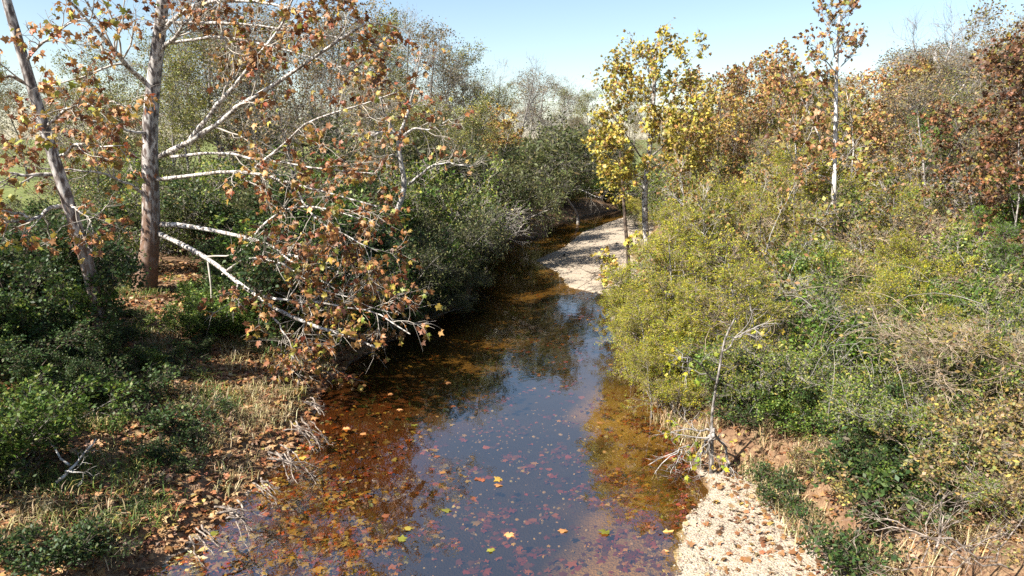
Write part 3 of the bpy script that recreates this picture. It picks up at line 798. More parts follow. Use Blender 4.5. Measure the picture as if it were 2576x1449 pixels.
# ------------------------------------------------------------------ left bank understorey
g4 = np.random.default_rng(23)
pts = []; tries = 0
while tries < 9000 and len(pts) < 150:
    tries += 1
    y = g4.uniform(10, 40); x = g4.uniform(-30, -1)
    if x < -y * 0.80 - 1.5: continue
    _, s, lf, wb = (q[0] for q in land(np.array([x]), np.array([y])))
    if not lf or s < 0.6: continue
    px, py, _ = project((x, y, 1.6))[0]
    if py > 1020 and px > 60: continue
    if px > 430 and y < 19.5 and s < 6: continue
    if 230 < px < 520 and 15 < y < 24.8: continue
    if 170 < px < 430 and y < 16: continue
    gap = 1.25 + 0.03 * y
    if any((x - a) ** 2 + (y - b) ** 2 < gap * gap for a, b in pts): continue
    pts.append((x, y))
    k = g4.choice(['dark', 'leafy', 'dark', 'leafy', 'willow', 'leafy', 'twiggy', 'privet']); h = g4.uniform(1.6, 3.4) * (0.55 if y < 15 else 0.85 if y < 20 else 1.2)
    if px < 170 and y > 19: h *= 0.45
    if k in ('willow', 'twiggy') and px < 680 and y < 26: k = 'dark'
    if k == 'dark' and 200 < px < 560 and y > 15 and y < 24.8: continue
    plant(k, x, y, h, 'left_bank', g=g4, wide=1.15)

# ------------------------------------------------------------------ hero trees
LEAFKINDS = {}


def leaf_objects(root, base, pos, ax, nr, size, pal, n, seed):
    """the leaves that show largest become parts of their own; gives back the index of the rest"""
    g = np.random.default_rng(seed)
    q = project(pos)
    show = size / q[:, 2] * ((q[:, 0] > -20) & (q[:, 0] < 2600) & (q[:, 1] > -20) & (q[:, 1] < 1470))
    order = np.argsort(-show)
    key = pal
    if key not in LEAFKINDS:
        ms = []
        for k in range(14):
            Vl, Fl = lobed_leaf(g.uniform(-0.4, 1.0), g)
            ms.append(new_mesh('leaf', Vl, Fl, M_DRY, np.repeat(pick(PAL[pal], 1, g), len(Vl), 0)))
        LEAFKINDS[key] = ms
    nr = unit(nr - (nr * ax).sum(1, keepdims=True) * ax)
    sd_ = np.cross(ax, nr)
    for j in order[:n]:
        o = link('leaf', LEAFKINDS[key][int(g.integers(14))], root)
        Mx = Matrix(((*[float(t) for t in (sd_[j, 0], ax[j, 0], nr[j, 0])],), (*[float(t) for t in (sd_[j, 1], ax[j, 1], nr[j, 1])],), (*[float(t) for t in (sd_[j, 2], ax[j, 2], nr[j, 2])],)))
        o.rotation_mode = 'QUATERNION'; o.rotation_quaternion = Mx.to_quaternion()
        o.location = pos[j] - base; o.scale = (float(size[j]),) * 3
    return order[n:]


def hero(name, label, trunk, r, limbs, seed, nleaf, leaf_size=0.2, pal='orange', n2=7, len2=2.2, n3=5, len3=0.8, bark=M_SYC, limb_bark=M_SYCT, twig=M_TWP, singles=300, clump=0.8, up=0.0, cat='tree', K=14, rend=0.5):
    """trunk: list of points; limbs: list of (points, radius)"""
    g = np.random.default_rng(seed)
    tz = hz(trunk[0][0], trunk[0][1]) - 0.08
    if trunk[0][2] > tz: trunk = [np.array((trunk[0][0], trunk[0][1], tz))] + list(trunk)
    tp = smooth_path(trunk, K); base = tp[0].copy()
    root = bpy.data.objects.new(name, None); COL.objects.link(root); root.location = base
    tag(root, label, cat)
    P = tp[None] - base; Rt = (r * np.linspace(1, rend, K))[None]
    Rt[0, 0] *= 1.35; Rt[0, 1] *= 1.1
    tv = tubes(P, Rt, 10)
    link('trunk', new_mesh('trunk', *tv, bark, smooth=True), root)
    Ps, Rs = [], []
    for pts_, lr in limbs:
        lp = smooth_path(pts_, 12) - base
        lp[1:] += np.cumsum(g.normal(size=(11, 3)) * 0.028, 0)
        lrad = 0.82 * lr * np.linspace(1, 0.3, 12) * (1 + 0.1 * g.normal(size=12))
        link('limb', new_mesh('limb', *tubes(lp[None], lrad[None], 7), limb_bark, smooth=True), root)
        Ps.append(lp); Rs.append(lrad)
    Ps, Rs = np.array(Ps), np.array(Rs)
    P2, R2 = grow(Ps, Rs, n2, 0.25, 1.0, len2, 0.8, 7, up, 0.2, 0.5, 0.011, g, shorten=0.45)
    P3, R3 = grow(P2, R2, n3, 0.25, 1.0, len3, 0.75, 5, up, 0.2, 0.6, 0.007, g, shorten=0.3)
    link('twigs', new_mesh('twigs', *join([tubes(P2, R2, 4), tubes(P3, R3, 3)]), twig), root, kind='stuff')
    if nleaf:
        w = g.gamma(clump, 1, len(P3)); i = g.choice(len(P3), nleaf, p=w / w.sum())
        p, ax, _ = sample(P3, R3, i, g.uniform(0.3, 1, nleaf))
        p = p + g.normal(size=p.shape) * 0.07 + base
        ax = unit(ax * 0.4 + g.normal(size=p.shape) * 0.6 + np.array((0, 0, -0.5)))
        nr = unit(g.normal(size=p.shape) + np.array((-0.4, -0.3, 0.5)))
        size = leaf_size * g.uniform(0.6, 1.25, nleaf)
        rest = leaf_objects(root, base, p, ax, nr, size, pal, singles, seed) if singles else np.arange(nleaf)
        if len(rest):
            Lv = lobed_leaves(p[rest] - base, ax[rest], nr[rest], size[rest], pick(PAL[pal], len(rest), g), g)
            link('leaves', new_mesh('leaves', Lv[0], Lv[1], M_DRY, Lv[2]), root, kind='stuff')
    return root


def path(*pts): return [at(*p) for p in pts]


PAL['syc'] = [((0.34, 0.15, 0.05), 4), ((0.40, 0.21, 0.08), 3), ((0.2, 0.08, 0.035), 2), ((0.40, 0.28, 0.05), 1.6), ((0.24, 0.25, 0.04), .8), ((0.3, 0.09, 0.04), 1)]
hero('sycamore_tree', 'big upright sycamore with mottled pale trunk and low white branches reaching over the creek',
     path((362, 735, 22.5), (378, 640, 22.5), (384, 540, 22.5), (376, 450, 22.5), (376, 330, 22.5), (382, 230, 22.4), (396, 130, 22.3), (408, 30, 22.2), (418, -90, 22)), 0.30,
     [(path((400, 588, 22.5), (430, 596, 22), (500, 635, 21), (560, 690, 20), (640, 740, 19), (690, 790, 18.3), (760, 815, 17.6), (830, 838, 17.1), (900, 872, 16.8), (960, 885, 16.6)), 0.10),
      (path((690, 785, 18.3), (705, 830, 18), (730, 860, 17.7), (740, 900, 17.5)), 0.035),
      (path((640, 740, 19), (740, 760, 18.2), (860, 770, 17.5), (980, 800, 17), (1050, 850, 16.8)), 0.05),
      (path((400, 565, 22.5), (450, 566, 22.3), (540, 577, 21.5), (640, 595, 20.6), (700, 620, 20), (790, 640, 19.2), (880, 690, 18.6), (960, 720, 18.2)), 0.10),
      (path((640, 595, 20.6), (680, 540, 20), (760, 520, 19.4), (860, 540, 18.8), (950, 570, 18.4)), 0.05),
      (path((392, 452, 22.5), (430, 443, 22), (500, 433, 21.4), (560, 432, 21), (640, 425, 20.4), (740, 470, 19.8), (840, 490, 19.4), (960, 520, 19)), 0.085),
      (path((400, 395, 22.5), (450, 375, 22), (520, 335, 21.5), (600, 275, 21), (660, 240, 20.7), (740, 190, 20.4), (840, 120, 20.2), (920, 60, 20)), 0.12),
      (path((480, 350, 21.8), (540, 290, 21.4), (600, 225, 21), (660, 150, 20.8), (720, 60, 20.6), (760, -20, 20.5)), 0.09),
      (path((430, 395, 22.2), (520, 385, 21.4), (600, 392, 20.8), (700, 410, 20.2), (820, 425, 19.8), (930, 440, 19.5)), 0.06),
      (path((370, 210, 22.5), (330, 180, 22), (290, 130, 21.4), (240, 70, 20.8), (180, 5, 20.2), (130, -50, 19.8)), 0.10),
      (path((365, 490, 22.5), (330, 465, 22), (280, 440, 21.5), (200, 432, 21), (90, 420, 20.4)), 0.06),
      (path((405, 85, 22.3), (440, 40, 22), (500, 12, 21.6), (600, 6, 21.2), (700, 10, 20.8), (820, 40, 20.4)), 0.09),
      (path((400, 130, 22.3), (440, 95, 22), (475, 60, 21.7), (500, 0, 21.4)), 0.08),
      (path((400, 110, 22.3), (520, 92, 21.6), (650, 112, 20.9), (800, 160, 20.2), (950, 205, 19.8)), 0.06),
      (path((408, 50, 22.2), (600, 62, 21.4), (780, 90, 20.8), (990, 110, 20.2)), 0.06),
      (path((700, 620, 20), (720, 660, 19.4), (800, 700, 18.8), (900, 770, 18.2), (1000, 790, 17.8)), 0.04),
      (path((560, 690, 20), (600, 650, 19.4), (700, 650, 18.8), (800, 720, 18.2), (880, 740, 17.8)), 0.04),
      (path((740, 470, 19.8), (800, 560, 19.2), (880, 600, 18.7), (960, 640, 18.4)), 0.04),
      (path((385, 330, 22.5), (300, 320, 21.6), (220, 300, 21), (140, 310, 20.5)), 0.06),
      (path((640, 425, 20.4), (720, 350, 20), (820, 290, 19.6), (920, 260, 19.3), (1000, 240, 19.2)), 0.05)],
     101, 5200, 0.15, 'syc', n2=11, len2=2.2, n3=8, len3=0.85, clump=1.3, singles=300)
hero('sycamore_tree', 'slimmer sycamore leaning left with bleached upper trunk, left of the upright one',
     path((262, 880, 16.2), (250, 770, 16.2), (228, 690, 16.2), (195, 580, 16.1), (158, 470, 16), (128, 370, 15.9), (100, 285, 15.8), (70, 190, 15.7), (40, 80, 15.6), (5, -40, 15.5)), 0.17,
     [(path((165, 520, 16.1), (120, 528, 15.8), (70, 548, 15.4), (0, 552, 15), (-60, 560, 14.8)), 0.07),
      (path((142, 440, 16), (100, 432, 15.7), (50, 428, 15.4), (-20, 432, 15)), 0.06),
      (path((70, 548, 15.4), (30, 530, 15.2), (-20, 545, 15)), 0.04),
      (path((75, 215, 15.8), (40, 205, 15.5), (-10, 195, 15.2)), 0.06),
      (path((110, 320, 15.9), (180, 260, 15.4), (260, 240, 15), (330, 250, 14.8)), 0.045),
      (path((60, 160, 15.7), (120, 100, 15.3), (170, 60, 15), (230, 45, 14.8)), 0.04),
      (path((140, 400, 16), (200, 370, 15.6), (270, 390, 15.2), (340, 380, 15)), 0.045),
      (path((175, 520, 16), (215, 530, 15.9), (245, 545, 15.8)), 0.035)],
     102, 1100, 0.14, 'syc', n2=9, len2=1.4, n3=6, len3=0.5, singles=200)

# twisted pale dead tree at the water on the left
hero('dead_tree', 'bleached dead tree with a twisted forked trunk leaning over the far left bank',
     path((985, 560, 27), (1000, 520, 27), (1018, 490, 27), (1030, 462, 27), (1010, 430, 27), (1000, 395, 27), (1003, 350, 27)), 0.13,
     [(path((1028, 465, 27), (1055, 440, 26.6), (1085, 402, 26.2), (1130, 395, 25.8), (1180, 410, 25.5)), 0.07),
      (path((1003, 350, 27), (975, 332, 26.6), (940, 338, 26.4), (915, 352, 26.2)), 0.09),
      (path((1003, 352, 27), (1040, 320, 26.7), (1085, 330, 26.4), (1130, 300, 26)), 0.07),
      (path((1000, 345, 27), (965, 290, 26.8), (955, 240, 26.6), (930, 200, 26.4)), 0.08),
      (path((1003, 340, 27), (1030, 260, 26.8), (1040, 190, 26.6), (1060, 110, 26.4)), 0.08),
      (path((1000, 395, 27), (980, 385, 26.7), (960, 400, 26.4)), 0.04)],
     103, 260, 0.17, 'orange', n2=10, len2=1.6, n3=7, len3=0.7, bark=M_DEAD, limb_bark=M_DEAD, twig=M_TWP, singles=0, rend=0.7)
hero('bare_overhanging_tree', 'small leafless tree spreading grey branches over the creek bend',
     path((1455, 540, 58), (1425, 500, 57), (1410, 455, 56), (1415, 400, 56)), 0.12,
     [(path((1420, 490, 57), (1450, 470, 55), (1500, 500, 53), (1525, 505, 52)), 0.06),
      (path((1410, 455, 56), (1380, 470, 54), (1350, 440, 53), (1320, 430, 52)), 0.06),
      (path((1412, 430, 56), (1440, 400, 55), (1480, 390, 54), (1510, 360, 53)), 0.06),
      (path((1415, 410, 56), (1400, 360, 55), (1370, 320, 54)), 0.06)],
     104, 0, bark=M_DEAD, limb_bark=M_DEAD, n2=9, len2=2.2, n3=6, len3=1.0, singles=0)

# right bank: the yellow sycamore and its neighbours
PAL['gold'] = [((0.42, 0.33, 0.05), 5), ((0.36, 0.29, 0.05), 4), ((0.34, 0.19, 0.06), 2), ((0.24, 0.25, 0.04), 2), ((0.45, 0.37, 0.14), 1)]
D0 = 31.0
hero('sycamore_tree', 'golden yellow sycamore with a pale slim trunk beside the gravel bar',
     path((1633, 700, D0), (1628, 620, D0), (1620, 540, D0), (1620, 470, D0), (1632, 400, D0), (1640, 320, D0), (1645, 230, D0), (1650, 120, D0)), 0.15,
     [(path((1628, 420, D0), (1590, 370, D0 - .5), (1550, 300, D0 - 1), (1520, 220, D0 - 1.2)), 0.05),
      (path((1632, 400, D0), (1690, 350, D0 - .6), (1735, 290, D0 - 1), (1770, 240, D0 - 1.2)), 0.05),
      (path((1638, 330, D0), (1600, 270, D0 + .5), (1580, 200, D0 + .8), (1560, 180, D0 + 1)), 0.045),
      (path((1640, 310, D0), (1690, 250, D0 + .4), (1720, 190, D0 + .6), (1730, 150, D0 + .7)), 0.045),
      (path((1645, 240, D0), (1630, 180, D0 - .5), (1640, 130, D0 - .8), (1650, 85, D0 - 1)), 0.04),
      (path((1622, 450, D0), (1570, 430, D0 - .8), (1545, 400, D0 - 1.2), (1530, 340, D0 - 1.6)), 0.04),
      (path((1625, 430, D0), (1680, 410, D0 - .8), (1720, 390, D0 - 1.4), (1760, 350, D0 - 1.8)), 0.04),
      (path((1642, 280, D0), (1640, 250, D0 - 1), (1620, 240, D0 - 1.8), (1600, 240, D0 - 2.2)), 0.035),
      (path((1636, 350, D0), (1650, 330, D0 - 1), (1670, 320, D0 - 2), (1700, 310, D0 - 2.6)), 0.035),
      (path((1622, 480, D0), (1600, 470, D0 - .8), (1560, 480, D0 - 1.4), (1540, 470, D0 - 1.8)), 0.03)],
     105, 5800, 0.135, 'gold', n2=13, len2=1.5, n3=7, len3=0.75, clump=2.5, bark=M_SYCT, limb_bark=M_GREY, twig=M_TWT, singles=300, up=0.08)
hero('sycamore_sapling', 'dark thin-trunked sapling with few low yellow leaves standing at the gravel bar edge',
     path((1583, 700, 32), (1580, 640, 32), (1574, 580, 32), (1570, 520, 32), (1566, 450, 32), (1560, 380, 32)), 0.10,
     [(path((1578, 620, 32), (1560, 640, 31.5), (1540, 640, 31.2), (1515, 648, 31)), 0.025),
      (path((1574, 570, 32), (1600, 590, 31.6), (1625, 600, 31.3)), 0.025),
      (path((1570, 500, 32), (1545, 470, 31.6), (1530, 430, 31.4), (1525, 400, 31.2)), 0.03),
      (path((1568, 480, 32), (1590, 440, 31.6), (1600, 400, 31.4)), 0.03),
      (path((1580, 660, 32), (1560, 690, 31.4), (1530, 705, 31)), 0.025)],
     106, 420, 0.17, 'gold', n2=6, len2=0.9, n3=4, len3=0.4, bark=M_BROWN, limb_bark=M_BROWN, twig=M_TWD, singles=0)
DW = 23.5
hero('sycamore_sapling', 'tall slender white-trunked sapling with a small brown crown against the sky',
     path((2095, 560, DW), (2098, 500, DW), (2100, 420, DW), (2102, 320, DW), (2103, 220, DW), (2106, 130, DW), (2112, 40, DW)), 0.095,
     [(path((2103, 200, DW), (2080, 160, DW - .3), (2060, 130, DW - .5), (2045, 95, DW - .6)), 0.03),
      (path((2103, 190, DW), (2130, 150, DW + .3), (2155, 125, DW + .5), (2170, 95, DW + .6)), 0.03),
      (path((2105, 150, DW), (2095, 110, DW - .3), (2085, 70, DW - .5), (2090, 45, DW - .6)), 0.025),
      (path((2106, 140, DW), (2125, 100, DW - .3), (2130, 60, DW - .5), (2120, 30, DW - .5)), 0.025),
      (path((2102, 250, DW), (2070, 220, DW - .5), (2040, 190, DW - .8), (2020, 150, DW - 1)), 0.03),
      (path((2100, 430, DW), (2130, 400, DW - .5), (2150, 370, DW - .8)), 0.025),
      (path((2099, 470, DW), (2060, 440, DW - .5), (2010, 410, DW - 1)), 0.025)],
     107, 700, 0.125, 'orange', n2=9, len2=0.95, n3=4, len3=0.45, bark=M_WHITE, limb_bark=M_DEAD, twig=M_TWG, singles=0, up=0.1, rend=0.45)
hero('sycamore_sapling', 'thin pale twin-stemmed sapling between the golden and the white-trunked trees',
     path((2000, 640, 24), (2003, 560, 24), (2006, 480, 24), (2004, 400, 24), (2000, 330, 24)), 0.06,
     [(path((2002, 600, 24), (2015, 560, 23.8), (2020, 500, 23.7), (2016, 440, 23.6)), 0.04),
      (path((2004, 420, 24), (1980, 380, 23.7), (1965, 330, 23.5)), 0.025), (path((2003, 390, 24), (2030, 350, 23.7), (2045, 300, 23.5)), 0.025),
      (path((2004, 450, 24), (2040, 420, 23.6), (2060, 400, 23.4)), 0.02)],
     108, 200, 0.17, 'orange', n2=7, len2=0.8, n3=4, len3=0.4, bark=M_WHITE, limb_bark=M_DEAD, twig=M_TWT, singles=0, up=0.1)
hero('bare_tree', 'leafless grey tree with a pale crooked trunk rising behind the green cedars',
     path((2392, 520, 40), (2390, 420, 40), (2385, 330, 40), (2375, 260, 40), (2362, 200, 40), (2350, 130, 40)), 0.22,
     [(path((2385, 330, 40), (2350, 290, 39), (2310, 260, 38.5), (2280, 200, 38)), 0.1), (path((2378, 270, 40), (2420, 220, 39.5), (2450, 160, 39), (2470, 110, 39)), 0.1),
      (path((2365, 210, 40), (2330, 170, 39.5), (2310, 120, 39), (2300, 90, 39)), 0.08), (path((2360, 180, 40), (2390, 130, 39.6), (2400, 80, 39.4)), 0.08),
      (path((2388, 390, 40), (2340, 370, 39), (2290, 360, 38)), 0.07), (path((2386, 350, 40), (2440, 320, 39.5), (2480, 270, 39)), 0.07)],
     109, 0, n2=14, len2=3.0, n3=9, len3=1.3, bark=M_DEAD, limb_bark=M_DEAD, twig=M_TWG, singles=0, up=0.06)
# bent little tree with bared roots on the right cut bank
b0 = on(1795, 1085, 0.95)
Db = b0[1]
hero('bent_sapling', 'crooked pale sapling with bare roots clinging to the eroded right bank',
     [b0, at(1782, 1050, Db), at(1800, 1010, Db - .1), at(1798, 960, Db - .3), at(1818, 915, Db - .2), at(1812, 870, Db - .4), at(1830, 830, Db - .3), at(1850, 800, Db - .5)], 0.034,
     [([b0 + (0, 0, 0.05), at(1790, 1110, Db - .3), on(1770, 1145, 0.35), on(1752, 1165, 0.1)], 0.05), ([b0 + (0, 0, 0.05), at(1778, 1105, Db - .2), on(1750, 1150, 0.3), on(1742, 1160, 0.12)], 0.04),
      ([b0, on(1815, 1110, 0.7), on(1822, 1140, 0.5), on(1835, 1180, 0.3)], 0.035), ([b0, on(1750, 1075, 0.7), on(1715, 1075, 0.5), on(1700, 1090, 0.1)], 0.03),
      (path((1806, 960, Db - .1), (1760, 920, Db - .6), (1720, 890, Db - 1)), 0.025), (path((1815, 880, Db - .2), (1870, 830, Db - .5), (1900, 810, Db - .6)), 0.025)],
     110, 90, 0.1, 'ygreen', n2=7, len2=0.7, n3=4, len3=0.3, bark=M_GREY, limb_bark=M_GREY, twig=M_TWG, singles=0)


# ------------------------------------------------------------------ roots, fallen wood
def spray(name, label, cat, base, ends, r, seed, matl, part, n_twig=0, tl=0.3, sag=0.1, group=None):
    g = np.random.default_rng(seed)
    root = bpy.data.objects.new(name, None); COL.objects.link(root); root.location = base
    tag(root, label, cat, group)
    Ps, Rs = [], []
    for s, e, rr in ends:
        s, e = np.asarray(s) - base, np.asarray(e) - base
        t = np.linspace(0, 1, 8)[:, None]
        L = np.linalg.norm(e - s)
        p = s * (1 - t) + e * t + np.array((0, 0, 1)) * (sag * L * 4 * t * (1 - t)) + np.cumsum(g.normal(size=(8, 3)) * 0.03 * L, 0) * (t > 0)
        rad = r * rr * np.linspace(1, 0.35, 8)
        link(part, new_mesh(part, *tubes(p[None], rad[None], 6), matl, smooth=True), root)
        Ps.append(p); Rs.append(rad)
    if n_twig:
        P2, R2 = grow(np.array(Ps), np.array(Rs), n_twig, 0.2, 1.0, tl, 0.7, 5, 0.0, 0.25, 0.5, 0.005, g)
        P3, R3 = grow(P2, R2, 3, 0.3, 1.0, tl * 0.5, 0.7, 4, 0.0, 0.25, 0.6, 0.004, g)
        link('twigs', new_mesh('twigs', *join([tubes(P2, R2, 3), tubes(P3, R3, 3)]), matl), root, kind='stuff')
    return root


g5 = np.random.default_rng(41)
for px, py, lab, n, sz in [(745, 1072, 'farthest fan of bleached roots hanging over the left water edge', 9, 1.0), (700, 1140, 'second fan of bleached roots from the far end of the left bank', 9, 0.9),
                           (655, 1218, 'short dark tangle of roots at the middle of the left water edge', 6, 0.55), (575, 1280, 'thick clump of fine pale roots on the near left bank', 9, 0.75),
                           (495, 1340, 'nearest clump of drooping grey roots at the left water edge', 7, 0.7), (775, 1010, 'small roots poking out below the grassy corner of the left bank', 6, 0.6)]:
    b = on(px, py, 0.5)
    ends = []
    for k in range(n):
        a = g5.uniform(-0.9, 0.9)
        s = b + np.array((g5.normal() * 0.12 * sz, g5.normal() * 0.3 * sz, g5.uniform(0, .08)))
        e = b + sz * np.array((0.45 + 0.3 * g5.random(), -0.3 + 0.5 * math.sin(a), -0.45 + g5.uniform(-.05, .25)))
        ends.append((s, e, g5.uniform(0.5, 1.0)))
    spray('exposed_roots', lab, 'roots', b, ends, 0.024, int(g5.integers(1e6)), M_ROOT, 'root', 4, 0.3 * sz, sag=0.06, group='exposed roots along the left bank')
b = on(1700, 1165, 0.02)
spray('fallen_branch', 'bare twiggy branch lying half sunk in the water off the right bank', 'branch', b,
      [(on(1735, 1120, 0.25), on(1650, 1195, 0.02), 1), (on(1715, 1135, 0.2), on(1700, 1190, 0.02), .8), (on(1725, 1130, 0.2), on(1745, 1195, 0.04), .8), (on(1720, 1130, 0.22), on(1620, 1170, 0.02), .7)], 0.018, 5, M_DEAD, 'bough', 6, 0.4)
b = on(165, 1175, 1.0)
spray('fallen_branch', 'forked grey dead branch lying on the leaf litter of the left bank', 'branch', b,
      [(on(140, 1215, 1.0), on(220, 1110, 1.5), 1), (on(175, 1170, 1.2), on(105, 1085, 1.6), .7), (on(165, 1185, 1.15), on(220, 1190, 1.1), .6)], 0.03, 6, M_DEAD, 'bough', 4, 0.4, sag=0.02)
b = on(1430, 620, 0.15)
spray('driftwood_pole', 'thin bleached pole lying from the gravel bar into the creek', 'driftwood', b, [(on(1420, 640, 0.3), on(1462, 592, 0.12), 1)], 0.06, 7, M_DEAD, 'stick', 3, 0.4, sag=0.0)
b = on(2450, 1415, 1.5)
ends = [(b + g5.normal(size=3) * (0.5, 0.2, 0.05), b + np.array((g5.uniform(-1.6, 1.2), g5.uniform(-.3, .8), g5.uniform(0.05, .5))), g5.uniform(.5, 1)) for _ in range(9)]
spray('brush_pile', 'heap of bare grey branches at the near end of the right bank', 'branch', b, ends, 0.018, 8, M_ROOT, 'bough', 8, 0.7, sag=0.05)
b = on(1560, 690, 0.4)  # dark sticks put in place of the shadow beside the sapling trunk
ends = [(b + g5.normal(size=3) * (0.5, 0.5, 0.02), b + np.array((g5.uniform(-2.4, .3), g5.uniform(-2.5, 2.0), g5.uniform(0.0, .25))), g5.uniform(.5, 1)) for _ in range(14)]
spray('brush_pile', 'dark sticks added for the shadow under the saplings on the gravel bar', 'branch', b, ends, 0.025, 9, M_BROWN, 'bough', 8, 0.6, sag=0.05)


for (px, py, D, w, h, lab) in [(2020, 860, 15.5, 1.6, 1.5, 'pale vine stems tangled over the shrubs behind the bent sapling'), (2200, 900, 14.2, 1.7, 1.6, 'broad mat of whitish vines hanging down the middle of the right bank'),
                          (2330, 800, 16.5, 1.8, 1.6, 'greyish vines sprawling over the upper right thicket'), (2440, 960, 13.6, 1.5, 1.4, 'dry tan vines at the right edge thicket'), (1900, 780, 18.5, 1.6, 1.3, 'thin vines threading the yellow-green shrubs')]:
    c = at(px, py, D); n = 46
    a = c + g5.normal(size=(n, 3)) * (w * 0.45, 0.6, 0.35) + (0, 0, h * 0.25)
    d = np.stack((g5.normal(size=n) * 0.8, -0.5 + 0.4 * g5.normal(size=n), 0.55 * np.ones(n)), 1)
    Q = np.empty((n, 9, 3)); Q[:, 0] = a
    for k in range(1, 9):
        d = d + g5.normal(size=(n, 3)) * 0.22 + np.array((0, 0, -0.28))
        Q[:, k] = Q[:, k - 1] + unit(d) * (w * 0.16 * g5.uniform(.7, 1.3, n))[:, None]
    Rv = np.full((n, 9), 0.0055) * g5.uniform(.6, 1.3, (n, 1))
    o = link('vine_tangle', new_mesh('vine_tangle', *tubes(Q - c, Rv, 3), M_TWG if 'tan' not in lab else M_TWT), loc=c)
    tag(o, lab, 'vine', 'vine tangles on the right bank')

# ------------------------------------------------------------------ leaves on the water, on the bed, on the banks
def scatter_points(n, xr, yr, test, g):
    out = []
    m = 0
    while m < n:
        x = g.uniform(*xr, n * 3); y = g.uniform(*yr, n * 3)
        z, s, lf, wb = land(x, y)
        ok = test(x, y, z, s, lf, wb)
        q = np.stack((x, y, z), 1)[ok]; out.append(q); m += len(q)
    return np.concatenate(out)[:n]


def flat_frames(n, g, tilt):
    a = g.uniform(0, 2 * math.pi, n)
    ax = np.stack((np.cos(a), np.sin(a), g.normal(size=n) * tilt * 0.6), 1)
    nr = unit(np.stack((g.normal(size=n) * tilt, g.normal(size=n) * tilt, np.ones(n)), 1))
    return unit(ax), nr


def in_view(x, y): return np.abs(x) < 0.78 * y + 0.5


g6 = np.random.default_rng(77)
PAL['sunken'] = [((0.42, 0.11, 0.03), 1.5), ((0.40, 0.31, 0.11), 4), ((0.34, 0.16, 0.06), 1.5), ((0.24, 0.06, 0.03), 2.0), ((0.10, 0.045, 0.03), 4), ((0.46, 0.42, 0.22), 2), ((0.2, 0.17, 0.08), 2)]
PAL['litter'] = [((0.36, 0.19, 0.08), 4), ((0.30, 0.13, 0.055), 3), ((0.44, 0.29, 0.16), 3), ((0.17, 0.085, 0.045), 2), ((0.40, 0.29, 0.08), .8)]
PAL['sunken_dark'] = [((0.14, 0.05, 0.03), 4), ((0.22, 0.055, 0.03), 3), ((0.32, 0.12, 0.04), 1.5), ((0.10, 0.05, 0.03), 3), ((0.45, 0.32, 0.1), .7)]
lm = {}
FLOATING = []
for nm, pal, mt in (('sunken', 'sunken', M_WET), ('sunken_dark', 'sunken_dark', M_WET), ('float', 'syc', M_DRY), ('litter', 'litter', M_DRY)):
    lm[nm] = []
    for k in range(12):
        Vl, Fl = lobed_leaf(g6.uniform(-0.1, 0.35), g6)
        lm[nm].append(new_mesh('blade', Vl, Fl, mt, np.repeat(pick(PAL[pal], 1, g6), len(Vl), 0)))


def leaf_thing(name, p, size, kind, label, group, lift, tilt):
    me = lm[kind][int(g6.integers(12))]
    o = link(name, me)
    r_, g_, b_, _a = me.color_attributes['tint'].data[0].color
    tone = 'dark brown' if r_ < 0.19 else 'yellow' if g_ > 0.66 * r_ else 'tan' if b_ > 0.36 * r_ else 'rusty'
    label = label.replace('{tone}', tone)
    o.location = (p[0], p[1], p[2] + lift); o.scale = (size,) * 3
    o.rotation_euler = (g6.normal() * tilt, g6.normal() * tilt, g6.uniform(0, 6.28))
    tag(o, label, 'leaf', group)
    return o


def bed_density(x, y):
    q = project(np.stack((x, y, 0 * x), 1))
    lefty = sm((980 - q[:, 0]) / 300); righty = sm((q[:, 0] - 1480) / 120)
    near = sm((q[:, 1] - 1000) / 330)
    drift = np.clip(0.25 + 1.5 * wob(x, y, 1.7, 7) + 0.8 * wob(x, y, 4.5, 2), 0.06, 1)
    return drift * np.clip(0.03 + 0.9 * np.maximum(lefty, 0.6 * righty) * near + 0.045 * near, 0, 1)


bed_pts = scatter_points(9000, (-9, 9), (9, 40), lambda x, y, z, s, lf, wb: (s < -0.12) & in_view(x, y) & (g6.random(len(x)) < bed_density(x, y) * np.clip(1.5 - y / 30, .1, 1)), g6)
order = np.argsort(bed_pts[:, 1])
LOOK = 'sunken sycamore leaf lying on the creek bed'
for j in order[:300]:
    lx = project(bed_pts[j])[0, 0] + g6.normal() * 120
    where = 'by the left bank' if bed_pts[j][0] < -2 else 'by the gravel beach' if bed_pts[j][0] > 1.4 else 'in mid creek'
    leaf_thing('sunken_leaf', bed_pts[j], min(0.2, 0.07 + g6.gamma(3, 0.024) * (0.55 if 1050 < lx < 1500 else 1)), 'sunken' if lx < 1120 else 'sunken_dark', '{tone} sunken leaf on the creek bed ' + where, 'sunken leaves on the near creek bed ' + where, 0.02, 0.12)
rest = bed_pts[order[300:]]
ax, nr = flat_frames(len(rest), g6, 0.15)
rpx = project(rest)[:, 0] + g6.normal(size=len(rest)) * 120
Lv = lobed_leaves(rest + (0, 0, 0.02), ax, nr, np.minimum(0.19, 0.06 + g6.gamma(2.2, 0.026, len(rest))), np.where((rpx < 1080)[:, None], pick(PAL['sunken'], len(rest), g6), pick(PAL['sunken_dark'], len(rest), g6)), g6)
link('sunken_leaf_litter', new_mesh('sunken_leaf_litter', Lv[0], Lv[1], M_WET, Lv[2]), kind='stuff')
